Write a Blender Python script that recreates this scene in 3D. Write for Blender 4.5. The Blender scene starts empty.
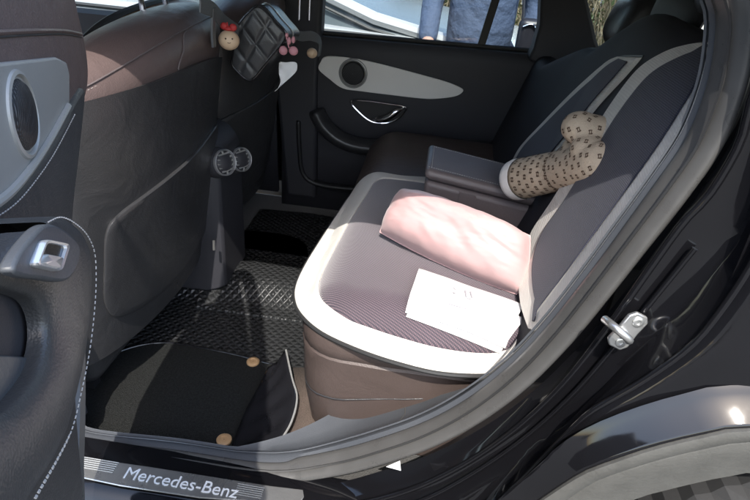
import bpy, bmesh, math, random
from math import sin, cos, radians, pi, sqrt, atan2, tan
from mathutils import Vector as V, Matrix, noise
random.seed(7)
S = bpy.context.scene
COL = S.collection

# ------------------------------------------------------------------ camera
YAW, PITCH, ROLL, F = 5, 30, 5, 560
CAM = V((0, -0.72, 1.45))
def cam_basis():
    y, p, r = radians(YAW), radians(PITCH), radians(ROLL)
    f = V((-sin(y)*cos(p), cos(y)*cos(p), -sin(p))); r0 = V((cos(y), sin(y), 0)); u0 = r0.cross(f)
    return cos(r)*r0+sin(r)*u0, -sin(r)*r0+cos(r)*u0, f
CR, CU, CF = cam_basis()
def ray(px, py): return CF + CR*((px-375)/F) + CU*((250-py)/F)
def P(px, py, **k):
    """a photo point carried onto a real plane x=, y= or z="""
    d = ray(px, py); ax, v = list(k.items())[0]; i = 'xyz'.index(ax)
    return CAM + d*((v-CAM[i])/d[i])
def PL(px, py, q, n):
    d = ray(px, py); return CAM + d*((q-CAM).dot(n)/d.dot(n))

# ------------------------------------------------------------------ object helpers
W = {}
def _props(o, label=None, cat=None, group=None, kind=None):
    if label: o['label'] = label
    if cat: o['category'] = cat
    if group: o['group'] = group
    if kind: o['kind'] = kind
    return o
def thing(name, loc, label, cat, group=None):
    o = bpy.data.objects.new(name, None); COL.objects.link(o); o.location = loc; o.empty_display_size = .1
    W[o] = V(loc); return _props(o, label, cat, group)
def mesh(name, verts, faces, mat, parent=None, smooth=True, bevel=0, seg=2, sub=0, solid=0, solid_off=0, **pr):
    verts = [V(v) for v in verts]
    c = V((0, 0, 0))
    for v in verts: c += v
    c /= max(1, len(verts))
    me = bpy.data.meshes.new(name); me.from_pydata([v-c for v in verts], [], faces)
    bm = bmesh.new(); bm.from_mesh(me)
    bmesh.ops.remove_doubles(bm, verts=bm.verts, dist=1e-6)
    bmesh.ops.recalc_face_normals(bm, faces=bm.faces)
    bm.to_mesh(me); bm.free()
    if smooth:
        for p in me.polygons: p.use_smooth = True
    me.materials.append(mat)
    o = bpy.data.objects.new(name, me); COL.objects.link(o)
    W[o] = c
    if parent is not None:
        o.parent = parent; o.location = c-W[parent]
    else: o.location = c
    if solid:
        m = o.modifiers.new('s', 'SOLIDIFY'); m.thickness = solid; m.offset = solid_off
    if bevel:
        m = o.modifiers.new('b', 'BEVEL'); m.width = bevel; m.segments = seg; m.limit_method = 'ANGLE'; m.angle_limit = radians(32)
        m.harden_normals = False
    if sub:
        m = o.modifiers.new('u', 'SUBSURF'); m.levels = sub; m.render_levels = sub
    if smooth and (bevel or not sub):
        try:
            me.set_sharp_from_angle(angle=radians(42))
        except Exception: pass
    _props(o, **pr)
    return o
class MB:
    """collects geometry for ONE mesh"""
    def __init__(s): s.v = []; s.f = []
    def add(s, v, f):
        n = len(s.v); s.v += [V(a) for a in v]; s.f += [[i+n for i in q] for q in f]; return s
    def box(s, a, b):
        x0, y0, z0 = a; x1, y1, z1 = b
        return s.add([(x0,y0,z0),(x1,y0,z0),(x1,y1,z0),(x0,y1,z0),(x0,y0,z1),(x1,y0,z1),(x1,y1,z1),(x0,y1,z1)],
                     [(0,1,2,3),(4,5,6,7),(0,1,5,4),(1,2,6,5),(2,3,7,6),(3,0,4,7)])
    def grid(s, rows, closeu=False, closev=False, cap=False):
        n, m = len(rows), len(rows[0]); vs = [p for r in rows for p in r]; fs = []
        for i in range(n if closeu else n-1):
            for j in range(m if closev else m-1):
                fs.append((i*m+j, i*m+(j+1) % m, ((i+1) % n)*m+(j+1) % m, ((i+1) % n)*m+j))
        if cap: fs += [tuple(range(m)), tuple((n-1)*m+j for j in range(m))]
        return s.add(vs, fs)
    def tube(s, path, r, n=8, closed=False, cap=True):
        path = [V(p) for p in path]; N = len(path); rows = []
        ref = V((0, 0, 1))
        t0 = (path[1]-path[0]).normalized()
        if abs(t0.dot(ref)) > .9: ref = V((0, 1, 0))
        a = t0.cross(ref).normalized()
        for i, p in enumerate(path):
            if closed: t = (path[(i+1) % N]-path[i-1]).normalized()
            else: t = (path[min(i+1, N-1)]-path[max(i-1, 0)]).normalized()
            a = (a-t*a.dot(t)).normalized(); b = t.cross(a)
            rr = r[i] if isinstance(r, (list, tuple)) else r
            rows.append([p+a*cos(2*pi*k/n)*rr+b*sin(2*pi*k/n)*rr for k in range(n)])
        return s.grid(rows, closed, True, cap and not closed)
    def sphere(s, c, r, n=12, m=8, R=None):
        c = V(c); r = V(r) if hasattr(r, '__len__') else V((r, r, r)); rows = []
        for i in range(m+1):
            th = pi*i/m; row = []
            for j in range(n):
                ph = 2*pi*j/n; q = V((r.x*sin(th)*cos(ph), r.y*sin(th)*sin(ph), r.z*cos(th)))
                if R is not None: q = R @ q
                row.append(c+q)
            rows.append(row)
        return s.grid(rows, False, True)
    def plate(s, outline, nv, t):
        """flat polygon extruded by t along nv"""
        nv = V(nv).normalized(); o = [V(p) for p in outline]; n = len(o)
        return s.add(o+[p+nv*t for p in o], [tuple(range(n)), tuple(range(n, 2*n))]+[(i, (i+1) % n, n+(i+1) % n, n+i) for i in range(n)])
    def build(s, name, mat, parent=None, **k): return mesh(name, s.v, s.f, mat, parent, **k)

def spl(pts, n=6, closed=False):
    """Catmull-Rom through points"""
    pts = [V(p) for p in pts]; N = len(pts); out = []
    rng = range(N) if closed else range(N-1)
    for i in rng:
        g = (lambda k: pts[k % N]) if closed else (lambda k: pts[max(0, min(N-1, k))])
        a, b, c, d = g(i-1), g(i), g(i+1), g(i+2)
        for k in range(n):
            t = k/n
            out.append(.5*((2*b)+(c-a)*t+(2*a-5*b+4*c-d)*t*t+(3*b-a-3*c+d)*t*t*t))
    if not closed: out.append(pts[-1])
    return out
def resample(pts, n, closed=False):
    P_ = [V(p) for p in pts]
    if closed: P_ = P_+[P_[0]]
    L = [0]
    for i in range(1, len(P_)): L.append(L[-1]+(P_[i]-P_[i-1]).length)
    out = []; j = 0
    for k in range(n):
        d = L[-1]*k/(n if closed else n-1)
        while j < len(L)-2 and L[j+1] < d: j += 1
        t = (d-L[j])/max(1e-9, L[j+1]-L[j]); out.append(P_[j].lerp(P_[j+1], min(1, t)))
    return out
def patch(outline, fmap, thick=.008, soft=.012, rings=14, flat_edge=0.0, puff=0):
    """cushioned patch: outline in (u,v), fmap(u,v,off)->3D; the border rolls down to flat_edge"""
    o = [V((a[0], a[1])) for a in outline]; c = V((0, 0))
    for q in o: c += q
    c /= len(o); m = MB(); rows = []
    Rm = sum((q-c).length for q in o)/len(o)
    prof = [(0, flat_edge-.004), (0, flat_edge+thick*.45), (soft*.15, thick*.8+flat_edge), (soft*.45, thick+flat_edge)]
    for ins, off in prof:
        s_ = 1-ins/Rm; rows.append([fmap(*(c+(q-c)*s_), off) for q in o])
    for k in range(1, rings+1):
        s_ = (1-soft*.45/Rm)*(1-k/rings); s_ = max(s_, .002)
        rows.append([fmap(*(c+(q-c)*s_), thick+flat_edge+puff*(1-s_**2)) for q in o])
    m.grid(rows, False, True); return m

def polar_cover(outer, inner, fmap, thick=.012, n=260):
    """returns (border, panel) meshes that share the line between them"""
    c = V((0, 0, 0))
    for a, b in inner: c += V((a, b, 0))
    c /= len(inner)
    def cast(o, th):
        d = V((cos(th), sin(th))); best = 0
        for k in range(len(o)):
            p, q = V(o[k])-c.xy, V(o[(k+1) % len(o)])-c.xy; e = q-p; den = d.x*e.y-d.y*e.x
            if abs(den) < 1e-12: continue
            t = (p.x*e.y-p.y*e.x)/den; u = (p.x*d.y-p.y*d.x)/den
            if -1e-6 <= u <= 1+1e-6 and t > best: best = t
        return c.xy+d*best
    ths = [2*pi*k/n for k in range(n)]
    A = [cast(outer, t) for t in ths]; B = [cast(inner, t) for t in ths]
    rb = [[fmap(*(a+(b-a)*s_), off) for a, b in zip(A, B)] for s_, off in ((0, -.004), (0, thick*.5), (.03, thick*.85), (.08, thick), (.2, thick), (.35, thick), (.5, thick), (.65, thick), (.8, thick), (.93, thick), (.98, thick*.85), (1.0, thick*.5))]
    rp = [[fmap(*(b+(c.xy-b)*min(s_, .997)), off) for b in B] for s_, off in [(0, thick*.5), (.006, thick*.75), (.015, thick*.85)]+[(.02+.98*k/44, thick*.87) for k in range(45)]]
    return MB().grid(rb, False, True), MB().grid(rp, False, True)
def strip_cover(Lc, Rc, fmap, wl, wr, we, thick=.010, ns=90, nt_=48):
    """long cover between a left and a right edge curve (both bottom to top)"""
    A, B = resample(spl([V((*p, 0)) for p in Lc], 8), ns), resample(spl([V((*p, 0)) for p in Rc], 8), ns)
    Ln = sum((A[i+1]-A[i]).length for i in range(ns-1))
    full, pan = [], []
    for i in range(ns):
        a, b = A[i], B[i]; full.append([])
        for j in range(nt_+1):
            q = a.lerp(b, j/nt_); full[-1].append(fmap(q.x, q.y, -.003 if j in (0, nt_) or i in (0, ns-1) else thick))
        s_ = i/(ns-1)
        if we/Ln < s_ < 1-we*1.2/Ln:
            Wd = (b-a).length; t0, t1 = min(.45, wl/Wd), max(.55, 1-wr/Wd)
            pan.append([fmap(*a.lerp(b, t0+(t1-t0)*j/nt_).xy, thick+.0032) for j in range(nt_+1)])
    edge = [full[i][0] for i in range(ns)]+full[-1]+[full[i][-1] for i in range(ns-1, -1, -1)]+full[0][::-1]
    return MB().grid(full), MB().grid(pan), edge

# ------------------------------------------------------------------ materials
def nt(name):
    m = bpy.data.materials.new(name); m.use_nodes = True
    t = m.node_tree; return m, t, t.nodes['Principled BSDF']
def mat(name, col, rough=.5, metal=0, bump=0, bscale=200, var=0, vscale=8, coat=0, sheen=0, spec=.5, kind='noise', wear=0, dist=.001):
    m, t, b = nt(name); N = t.nodes; L = t.links
    b.inputs['Base Color'].default_value = (*col, 1); b.inputs['Roughness'].default_value = rough
    b.inputs['Metallic'].default_value = metal; b.inputs['Coat Weight'].default_value = coat; b.inputs['Coat Roughness'].default_value = .03
    b.inputs['Sheen Weight'].default_value = sheen; b.inputs['Specular IOR Level'].default_value = spec
    tc = N.new('ShaderNodeTexCoord'); oc = tc.outputs['Object']
    if var or wear:
        n = N.new('ShaderNodeTexNoise'); n.inputs['Scale'].default_value = vscale; n.inputs['Detail'].default_value = 5
        L.new(oc, n.inputs['Vector'])
        if var:
            mx = N.new('ShaderNodeMix'); mx.data_type = 'RGBA'
            mx.inputs[6].default_value = (*[c*(1-var) for c in col], 1); mx.inputs[7].default_value = (*[min(1, c*(1+var)) for c in col], 1)
            L.new(n.outputs['Fac'], mx.inputs[0]); L.new(mx.outputs[2], b.inputs['Base Color'])
        mr = N.new('ShaderNodeMapRange'); mr.inputs['From Min'].default_value = .3; mr.inputs['From Max'].default_value = .7
        mr.inputs['To Min'].default_value = max(.02, rough-(wear or .06)); mr.inputs['To Max'].default_value = min(1, rough+(wear or .06))
        L.new(n.outputs['Fac'], mr.inputs['Value']); L.new(mr.outputs[0], b.inputs['Roughness'])
    if bump:
        if kind == 'leather':
            n2 = N.new('ShaderNodeTexVoronoi'); n2.inputs['Scale'].default_value = bscale; h = n2.outputs['Distance']
        else:
            n2 = N.new('ShaderNodeTexNoise'); n2.inputs['Scale'].default_value = bscale; n2.inputs['Detail'].default_value = 4; h = n2.outputs['Fac']
        L.new(oc, n2.inputs['Vector'])
        bp = N.new('ShaderNodeBump'); bp.inputs['Strength'].default_value = bump; bp.inputs['Distance'].default_value = dist
        L.new(h, bp.inputs['Height']); L.new(bp.outputs[0], b.inputs['Normal'])
        if kind == 'leather':
            n3 = N.new('ShaderNodeTexNoise'); n3.inputs['Scale'].default_value = 11; n3.inputs['Detail'].default_value = 3; n3.inputs['Distortion'].default_value = .8
            L.new(oc, n3.inputs['Vector']); b3 = N.new('ShaderNodeBump'); b3.inputs['Strength'].default_value = .3; b3.inputs['Distance'].default_value = .010
            L.new(n3.outputs['Fac'], b3.inputs['Height']); L.new(b3.outputs[0], bp.inputs['Normal'])
    return m
def math_node(N, L, op, a, b=None):
    n = N.new('ShaderNodeMath'); n.operation = op
    for i, s in enumerate((a, b)):
        if s is None: continue
        if isinstance(s, (int, float)): n.inputs[i].default_value = s
        else: L.new(s, n.inputs[i])
    return n.outputs[0]
def weave(name, ca, cb, sc, rough=.75, sheen=.3, rot=(0, 0, 0), bumpd=.001, two=True):
    """fabric of tiny staggered cells"""
    m, t, b = nt(name); N = t.nodes; L = t.links
    tc = N.new('ShaderNodeTexCoord'); mp = N.new('ShaderNodeMapping'); mp.inputs['Rotation'].default_value = rot
    L.new(tc.outputs['Object'], mp.inputs['Vector'])
    w = N.new('ShaderNodeTexWave'); w.inputs['Scale'].default_value = sc; w.inputs['Distortion'].default_value = .15; w.bands_direction = 'X'
    w2 = N.new('ShaderNodeTexWave'); w2.inputs['Scale'].default_value = sc*.8; w2.inputs['Distortion'].default_value = .15; w2.bands_direction = 'Y'
    L.new(mp.outputs[0], w.inputs['Vector']); L.new(mp.outputs[0], w2.inputs['Vector'])
    h = math_node(N, L, 'MULTIPLY', w.outputs['Fac'], w2.outputs['Fac']) if two else w.outputs['Fac']
    ns = N.new('ShaderNodeTexNoise'); ns.inputs['Scale'].default_value = 9; ns.inputs['Detail'].default_value = 4
    L.new(mp.outputs[0], ns.inputs['Vector'])
    mx = N.new('ShaderNodeMix'); mx.data_type = 'RGBA'; mx.inputs[6].default_value = (*ca, 1); mx.inputs[7].default_value = (*cb, 1)
    L.new(h, mx.inputs[0])
    mx2 = N.new('ShaderNodeMix'); mx2.data_type = 'RGBA'; mx2.blend_type = 'MULTIPLY'; mx2.inputs[0].default_value = .35
    L.new(mx.outputs[2], mx2.inputs[6]); L.new(ns.outputs['Fac'], mx2.inputs[7]); L.new(mx2.outputs[2], b.inputs['Base Color'])
    b.inputs['Roughness'].default_value = rough; b.inputs['Sheen Weight'].default_value = sheen; b.inputs['Sheen Roughness'].default_value = .5
    bp = N.new('ShaderNodeBump'); bp.inputs['Strength'].default_value = .7; bp.inputs['Distance'].default_value = bumpd
    L.new(h, bp.inputs['Height']); L.new(bp.outputs[0], b.inputs['Normal'])
    return m
def glass(name, tint, gl=.5, rough=.0):
    m, t, b = nt(name); N = t.nodes; L = t.links; N.remove(b)
    tr = N.new('ShaderNodeBsdfTransparent'); tr.inputs[0].default_value = (*tint, 1)
    g = N.new('ShaderNodeBsdfGlossy'); g.inputs['Roughness'].default_value = rough
    fr = N.new('ShaderNodeFresnel'); fr.inputs[0].default_value = 1.45
    mx = N.new('ShaderNodeMixShader'); L.new(fr.outputs[0], mx.inputs[0]); L.new(tr.outputs[0], mx.inputs[1]); L.new(g.outputs[0], mx.inputs[2])
    L.new(mx.outputs[0], N['Material Output'].inputs[0]); return m
M = dict(
    leather_black=mat('leather_black', (.034, .034, .036), .32, bump=.25, bscale=420, kind='leather', var=.15, wear=.05),
    leather_door=mat('leather_door', (.042, .042, .043), .40, bump=.25, bscale=500, kind='leather', var=.12),
    leather_brown=mat('leather_brown', (.105, .076, .072), .40, bump=.25, bscale=420, kind='leather', var=.10),
    leather_seat=mat('leather_seat', (.072, .053, .047), .5, bump=.3, bscale=380, kind='leather', var=.12),
    leather_taupe=mat('leather_taupe', (.12, .10, .10), .5, bump=.3, bscale=380, kind='leather', var=.10),
    seat_cloth=mat('seat_back_leather', (.024, .024, .030), .7, bump=.3, bscale=400, spec=.2),
    tan=mat('tan_leather', (.34, .19, .10), .5, bump=.2, bscale=380, kind='leather'),
    plastic=mat('plastic_black', (.016, .016, .018), .45, bump=.2, bscale=600, var=.1),
    plastic_soft=mat('plastic_soft', (.026, .026, .032), .6, bump=.25, bscale=500),
    plastic_trim=mat('plastic_trim', (.055, .060, .068), .42, bump=.3, bscale=300, var=.12, wear=.1),
    carpet=mat('carpet', (.030, .028, .026), .95, bump=1, bscale=420, var=.45, vscale=260, dist=.004, sheen=.3),
    carpet_brown=mat('carpet_brown', (.10, .075, .062), .95, bump=1, bscale=500, var=.4, vscale=300, dist=.003),
    mat_carpet=mat('mat_carpet', (.017, .018, .0175), 1, bump=1, bscale=420, var=.98, vscale=170, dist=.006, spec=.15),
    rubber=mat('rubber_seal', (.062, .061, .059), .34, bump=.25, bscale=60, var=.10, vscale=25, wear=.1),
    rubber_black=mat('rubber_black', (.02, .02, .02), .55, bump=.2, bscale=200),
    paint=mat('black_paint', (.005, .005, .006), .07, wear=.04, vscale=30, bump=.04, bscale=5, dist=.012),
    chrome=mat('chrome', (.78, .78, .8), .12, metal=1, wear=.05, vscale=40),
    steel=mat('steel', (.46, .46, .45), .30, metal=.85, bump=.25, bscale=160, var=.1, wear=.08),
    satin=mat('satin_chrome', (.72, .73, .75), .32, metal=.8, wear=.05, vscale=60),
    silver=mat('silver_trim', (.30, .30, .29), .42, metal=.3, bump=.15, bscale=200, var=.05),
    silver_pale=mat('silver_trim_pale', (.82, .80, .77), .45, metal=0, bump=.1, bscale=200, var=.05),
    mesh_dark=weave('grille', (.014, .014, .016), (.045, .047, .052), 170, .5, 0, (.3, .2, .4), .0008),
    pink=mat('pink_satin', (.50, .315, .31), .34, bump=.2, bscale=30, var=.03, sheen=.3, dist=.002),
    pinkb=mat('pink_fabric', (.66, .47, .48), .7, bump=.3, bscale=60, var=.05, sheen=.3, dist=.003),
    paper=mat('paper', (.78, .78, .78), .7, bump=.1, bscale=15, dist=.002),
    ink=mat('ink', (.30, .30, .32), .7),
    white_band=weave('white_band', (.70, .67, .61), (.84, .81, .74), 190, .7, .2),
    mesh_fabric=weave('mesh_fabric', (.020, .016, .028), (.21, .135, .155), 95, .72, .5, (0, 0, .35)),
    mesh_fabric2=weave('mesh_fabric_back', (.009, .011, .026), (.050, .055, .098), 95, .8, .15, (.0, 1.26, 0)),
    cream=mat('cream_cloth', (.66, .60, .52), .85, bump=.5, bscale=300, dist=.002, var=.05),
    plush=mat('plush_cloth', (.48, .39, .29), .85, bump=.6, bscale=420, dist=.002, var=.10, vscale=30),
    mono=mat('monogram_print', (.09, .055, .035), .85),
    red=mat('red_cloth', (.42, .03, .03), .6), pinkbow=mat('pink_bow', (.55, .25, .28), .6),
    beige=mat('beige_vinyl', (.62, .45, .30), .5), grey_strap=mat('grey_strap', (.10, .105, .11), .5, bump=.3, bscale=300),
    quilt=mat('quilted_leather', (.040, .041, .044), .33, bump=.3, bscale=420, kind='leather', var=.15),
    white_paint=mat('white_car_paint', (.40, .41, .41), .2, coat=.6),
    grey_paint=mat('grey_car_glass_frame', (.05, .055, .06), .2, coat=.6),
    blue=mat('denim', (.055, .08, .135), .85, bump=.9, bscale=9, dist=.04, var=.10, vscale=10),
    navy=mat('navy_cloth', (.03, .04, .08), .85, bump=.5, bscale=40, dist=.01),
    skin=mat('skin', (.45, .27, .20), .5), hair=mat('hair', (.02, .015, .012), .5),
    bag=mat('bag_black', (.015, .015, .02), .4), brass=mat('snap_tan', (.42, .27, .14), .45, var=.1),
    asphalt=mat('asphalt', (.085, .084, .08), .9, bump=1, bscale=120, var=.25, vscale=3, dist=.01),
    grass=mat('grass', (.07, .11, .03), .9, bump=1, bscale=60, var=.5, vscale=9, dist=.03),
    bark=mat('bark', (.36, .25, .17), .9, bump=1, bscale=30, var=.3, dist=.02),
    twig=mat('twig', (.30, .24, .15), .9, var=.4, vscale=3), leaf=mat('leaf', (.10, .13, .05), .7, var=.5, vscale=2),
    dryleaf=mat('dry_leaf', (.22, .19, .11), .8, var=.4, vscale=4),
    tyre=mat('tyre', (.018, .018, .018), .75, bump=.3, bscale=100), archtrim=mat('arch_trim', (.066, .065, .059), .6, bump=.4, bscale=140, var=.18, vscale=30, dist=.002),
    stitch=mat('stitch', (.42, .40, .38), .7), glass_far=glass('far_glass', (.82, .86, .87)), glass_tint=glass('privacy_glass', (.24, .25, .26)),
    glass_blue=mat('car_glass', (.10, .12, .13), .25, spec=.25), headliner=mat('headliner', (.50, .47, .43), .95, bump=.3, bscale=500),
    wall=mat('pale_wall', (.34, .37, .34), .9, bump=.3, bscale=20, var=.1), lamp_red=mat('tail', (.25, .01, .01), .2),
    shiny_black=mat('shiny_black_plastic', (.010, .010, .012), .2, bump=.3, bscale=40, dist=.003, wear=.1),
    sole=mat('doll_sole', (.88, .84, .80), .85, bump=.3, bscale=300),
    white=mat('white_sticker', (.8, .8, .8), .5),
)
def brick_mat():
    m, t, b = nt('brick'); N = t.nodes; L = t.links
    tc = N.new('ShaderNodeTexCoord'); mp = N.new('ShaderNodeMapping'); mp.inputs['Rotation'].default_value = (pi/2, 0, 0)
    L.new(tc.outputs['Object'], mp.inputs[0]); k = N.new('ShaderNodeTexBrick'); k.inputs['Scale'].default_value = 4
    k.inputs['Color1'].default_value = (.32, .09, .05, 1); k.inputs['Color2'].default_value = (.25, .07, .04, 1); k.inputs['Mortar'].default_value = (.35, .33, .3, 1)
    L.new(mp.outputs[0], k.inputs['Vector']); L.new(k.outputs[0], b.inputs['Base Color']); b.inputs['Roughness'].default_value = .9; return m
M['brick'] = brick_mat()
def tread_mat(name, base, sc, rough=.35):
    """leather mat embossed with small diamonds"""
    m, t, b = nt(name); N = t.nodes; L = t.links
    tc = N.new('ShaderNodeTexCoord'); mp = N.new('ShaderNodeMapping'); mp.inputs['Rotation'].default_value = (0, 0, radians(38))
    L.new(tc.outputs['Object'], mp.inputs[0])
    w = N.new('ShaderNodeTexWave'); w.inputs['Scale'].default_value = sc; w.inputs['Distortion'].default_value = 1.6; w.inputs['Detail Scale'].default_value = .6; w.bands_direction = 'X'
    w2 = N.new('ShaderNodeTexWave'); w2.inputs['Scale'].default_value = sc; w2.inputs['Distortion'].default_value = 1.6; w2.inputs['Detail Scale'].default_value = .6; w2.bands_direction = 'Y'
    L.new(mp.outputs[0], w.inputs[0]); L.new(mp.outputs[0], w2.inputs[0])
    h = math_node(N, L, 'MINIMUM', w.outputs['Fac'], w2.outputs['Fac'])
    ns = N.new('ShaderNodeTexNoise'); ns.inputs['Scale'].default_value = 90; L.new(mp.outputs[0], ns.inputs['Vector'])
    h2 = math_node(N, L, 'ADD', h, math_node(N, L, 'MULTIPLY', ns.outputs['Fac'], .5))
    b.inputs['Base Color'].default_value = (*base, 1); b.inputs['Roughness'].default_value = rough
    bp = N.new('ShaderNodeBump'); bp.inputs['Strength'].default_value = 1; bp.inputs['Distance'].default_value = .005
    L.new(h2, bp.inputs['Height']); L.new(bp.outputs[0], b.inputs['Normal']); return m
M['mat_leather'] = tread_mat('mat_leather', (.022, .023, .024), 17)

def stitches(path, name, parent, step=.008, ln=.005, r=.0005, m='stitch', lift=V((0, 0, 0))):
    n = max(2, int(sum((V(path[i+1])-V(path[i])).length for i in range(len(path)-1))/step))
    pts = resample(path, n*4); b = MB()
    for i in range(n-1): b.tube([pts[i*4]+lift, pts[i*4+2]+lift], r, 5)
    return b.build(name, M[m], parent)

# ================================================================== THE CAR
car = thing('parked_car', (.0, .83, 0), 'black car with its rear door open, brown and black leather cabin inside', 'car')

# ------------------------------------------------------------------ rear cushion
X0, X1, Y0, Y1 = -.235, .34, .185, 1.47
def sd(x, y, r=.11):
    """inset distance from the cushion border, rounded corners"""
    cx, cy = (X0+X1)/2, (Y0+Y1)/2; hx, hy = (X1-X0)/2, (Y1-Y0)/2
    qx, qy = abs(x-cx)-hx+r, abs(y-cy)-hy+r
    return -(sqrt(max(qx, 0)**2+max(qy, 0)**2)+min(max(qx, qy), 0)-r)
def zc(x, y):
    d = max(0, sd(x, y)); k = min(1, d/.10)
    z = .70+.062*(1-(1-k)**2.4)
    z += .006*sin((y-.2)*7)-.03*max(0, (x-.0))   # falls slightly towards the backrest
    return z
m = MB(); rows = []; cx, cy = (X0+X1)/2, (Y0+Y1)/2
base = []
for i in range(160):
    a = 2*pi*i/160; d = V((cos(a), sin(a))); lo, hi = 0, 1.2
    for _ in range(30):
        md = (lo+hi)/2
        if sd(cx+d.x*md, cy+d.y*md) > 0: lo = md
        else: hi = md
    base.append((d, lo))
for z, ins in ((.36, .03), (.42, .02), (.46, .013), (.50, .008), (.54, .003), (.58, 0), (.61, -.001), (.64, -.003), (.645, .001), (.65, -.003), (.67, -.004), (.69, -.002)):
    rows.append([(cx+d.x*(L_-ins+.006*noise.noise(V((d.x*6, d.y*9, z*7)))), cy+d.y*(L_-ins+.006*noise.noise(V((d.x*6, d.y*9, z*7)))), z) for d, L_ in base])
for s_ in (1, .98, .96, .93, .9, .85, .8, .7, .6, .45, .3, .15, .01):
    rows.append([(cx+d.x*L_*s_, cy+d.y*L_*s_, zc(cx+d.x*L_*s_, cy+d.y*L_*s_)) for d, L_ in base])
m.grid(rows, False, True)
cush = m.build('rear_seat_cushion', M['leather_seat'], car)
sm_ = []
for k_ in range(40):
    a_ = radians(196+k_*1.9); d = V((cos(a_), sin(a_))); lo = min(base, key=lambda t_: (t_[0]-d).length)[1]
    sm_.append(V((cx+d.x*(lo-.001), cy+d.y*(lo-.001), .47+.10*(k_/39)**2)))
MB().tube(sm_, .0016, 6).build('seam', M['leather_black'], cush)
# ------------------------------------------------------------------ rear backrest
def xb(y, z):
    b = .24+(z-.76)*.318
    b -= .018*cos(max(-pi/2, min(pi/2, (y-.40)/.30*pi/2)))+.014*cos(max(-pi/2, min(pi/2, (y-1.24)/.26*pi/2)))
    b += .03*max(0, (z-1.24)/.12)**2
    return b
m = MB(); rows = []
for j in range(45):
    y = .15+(1.47-.15)*j/44
    zt_ = 1.32-.125*max(0, min(1, (y-.70)/.2))-.115*max(0, min(1, (y-.98)/.3))
    prof = [(xb(y, z), z) for z in [.66+(zt_-.66)*k/22 for k in range(23)]]
    zt = prof[-1][1]; xt = prof[-1][0]
    prof += [(xt+.02, zt+.012), (xt+.06, zt+.012), (xt+.10, zt-.01), (xt+.12, zt-.08), (xt-.02, .66)]
    rows.append([(p[0], y, p[1]) for p in prof])
m.grid(rows, False, True, True)
back = m.build('rear_seat_backrest', M['seat_cloth'], car, sub=1)
def SB(px, py):
    """photo point onto the backrest face -> (y,z)"""
    q = P(px, py, y=.5); 
    d = ray(px, py); t = 1.0
    for _ in range(40):
        p = CAM+d*t; e = p.x-(xb(p.y, p.z)-.01); t -= e/(d.x-.318*d.z+1e-9)*.7
    p = CAM+d*t; return (p.y, p.z)
def seat_cover_back(Lc, Rc, parent, mt, wl, wr, we):
    fm = lambda u, v, off: V((xb(u, v)-off, u, v))
    bo, pa, ed = strip_cover([SB(*q) for q in Lc], [SB(*q) for q in Rc], fm, wl, wr, we)
    bo.build('border', M['white_band'], parent); pa.build('mesh_panel', mt, parent, solid=.002, solid_off=0)
    MB().tube(resample(ed, 200), .004, 8, True).build('piping', M['rubber_black'], parent)
scb = thing('seat_cover', (.3, .45, .76), 'dark blue mesh backrest cover with white edging, next to the door opening', 'seat cover', 'mesh seat covers on the rear bench')
seat_cover_back([(529, 331), (520, 305), (518, 280), (521, 256), (531, 230), (552, 198), (580, 151), (607, 107), (634, 71), (662, 52), (688, 44), (712, 42)], [(538, 334), (561, 306), (595, 265), (636, 213), (677, 160), (704, 120), (722, 92), (732, 68), (734, 56), (731, 48), (725, 44), (718, 42)], scb, M['mesh_fabric2'], .085, .065, .036)
scf = thing('seat_cover', (.35, 1.2, .8), 'dark mesh backrest cover with pale edging at the far side of the rear bench', 'seat cover', 'mesh seat covers on the rear bench')
seat_cover_back([(507, 173), (513, 157), (522, 143), (540, 124), (564, 99), (585, 79), (605, 62), (618, 56)], [(536, 180), (547, 163), (562, 145), (580, 124), (596, 104), (618, 80), (632, 64), (638, 56)], scf, M['mesh_fabric2'], .050, .030, .012)

# ------------------------------------------------------------------ cushion cover (near seat)
scc = thing('seat_cover', (0, .5, .76), 'mauve mesh cushion cover with a broad white edge, under the pink pillow', 'seat cover', 'mesh seat covers on the rear bench')
def ZC(px, py):
    z = .76
    for _ in range(60):
        p = P(px, py, z=z); z += .3*(zc(p.x, p.y)+.008-z)
    return (p.x, p.y)
outer = [(366, 176), (352, 192), (335, 217), (318, 243), (304, 266), (296, 284), (295, 298), (301, 312), (318, 328), (345, 342), (385, 357), (430, 369), (470, 373), (500, 371), (530, 350), (560, 310), (540, 270), (520, 210), (480, 185), (430, 178), (400, 176)]
inner = [(378, 180), (366, 196), (350, 221), (336, 247), (324, 270), (319, 285), (320, 296), (328, 306), (345, 318), (370, 328), (405, 339), (440, 348), (475, 353), (500, 352), (516, 340), (535, 308), (522, 270), (505, 215), (470, 192), (430, 184), (400, 180)]
fo = lambda u, v, off: V((u, v, zc(u, v)+off))
o = [(v.x, v.y) for v in spl([(*ZC(*q), 0) for q in outer], 6, True)]
i_ = [(v.x, v.y) for v in spl([(*ZC(*q), 0) for q in inner], 6, True)]
bo_, pa_ = polar_cover(o, i_, fo)
bo_.build('border', M['white_band'], scc); pa_.build('mesh_panel', M['mesh_fabric'], scc)
MB().tube([fo(a, b, .001) for a, b in o], .0055, 8, True).build('piping', M['rubber_black'], scc)

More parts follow.
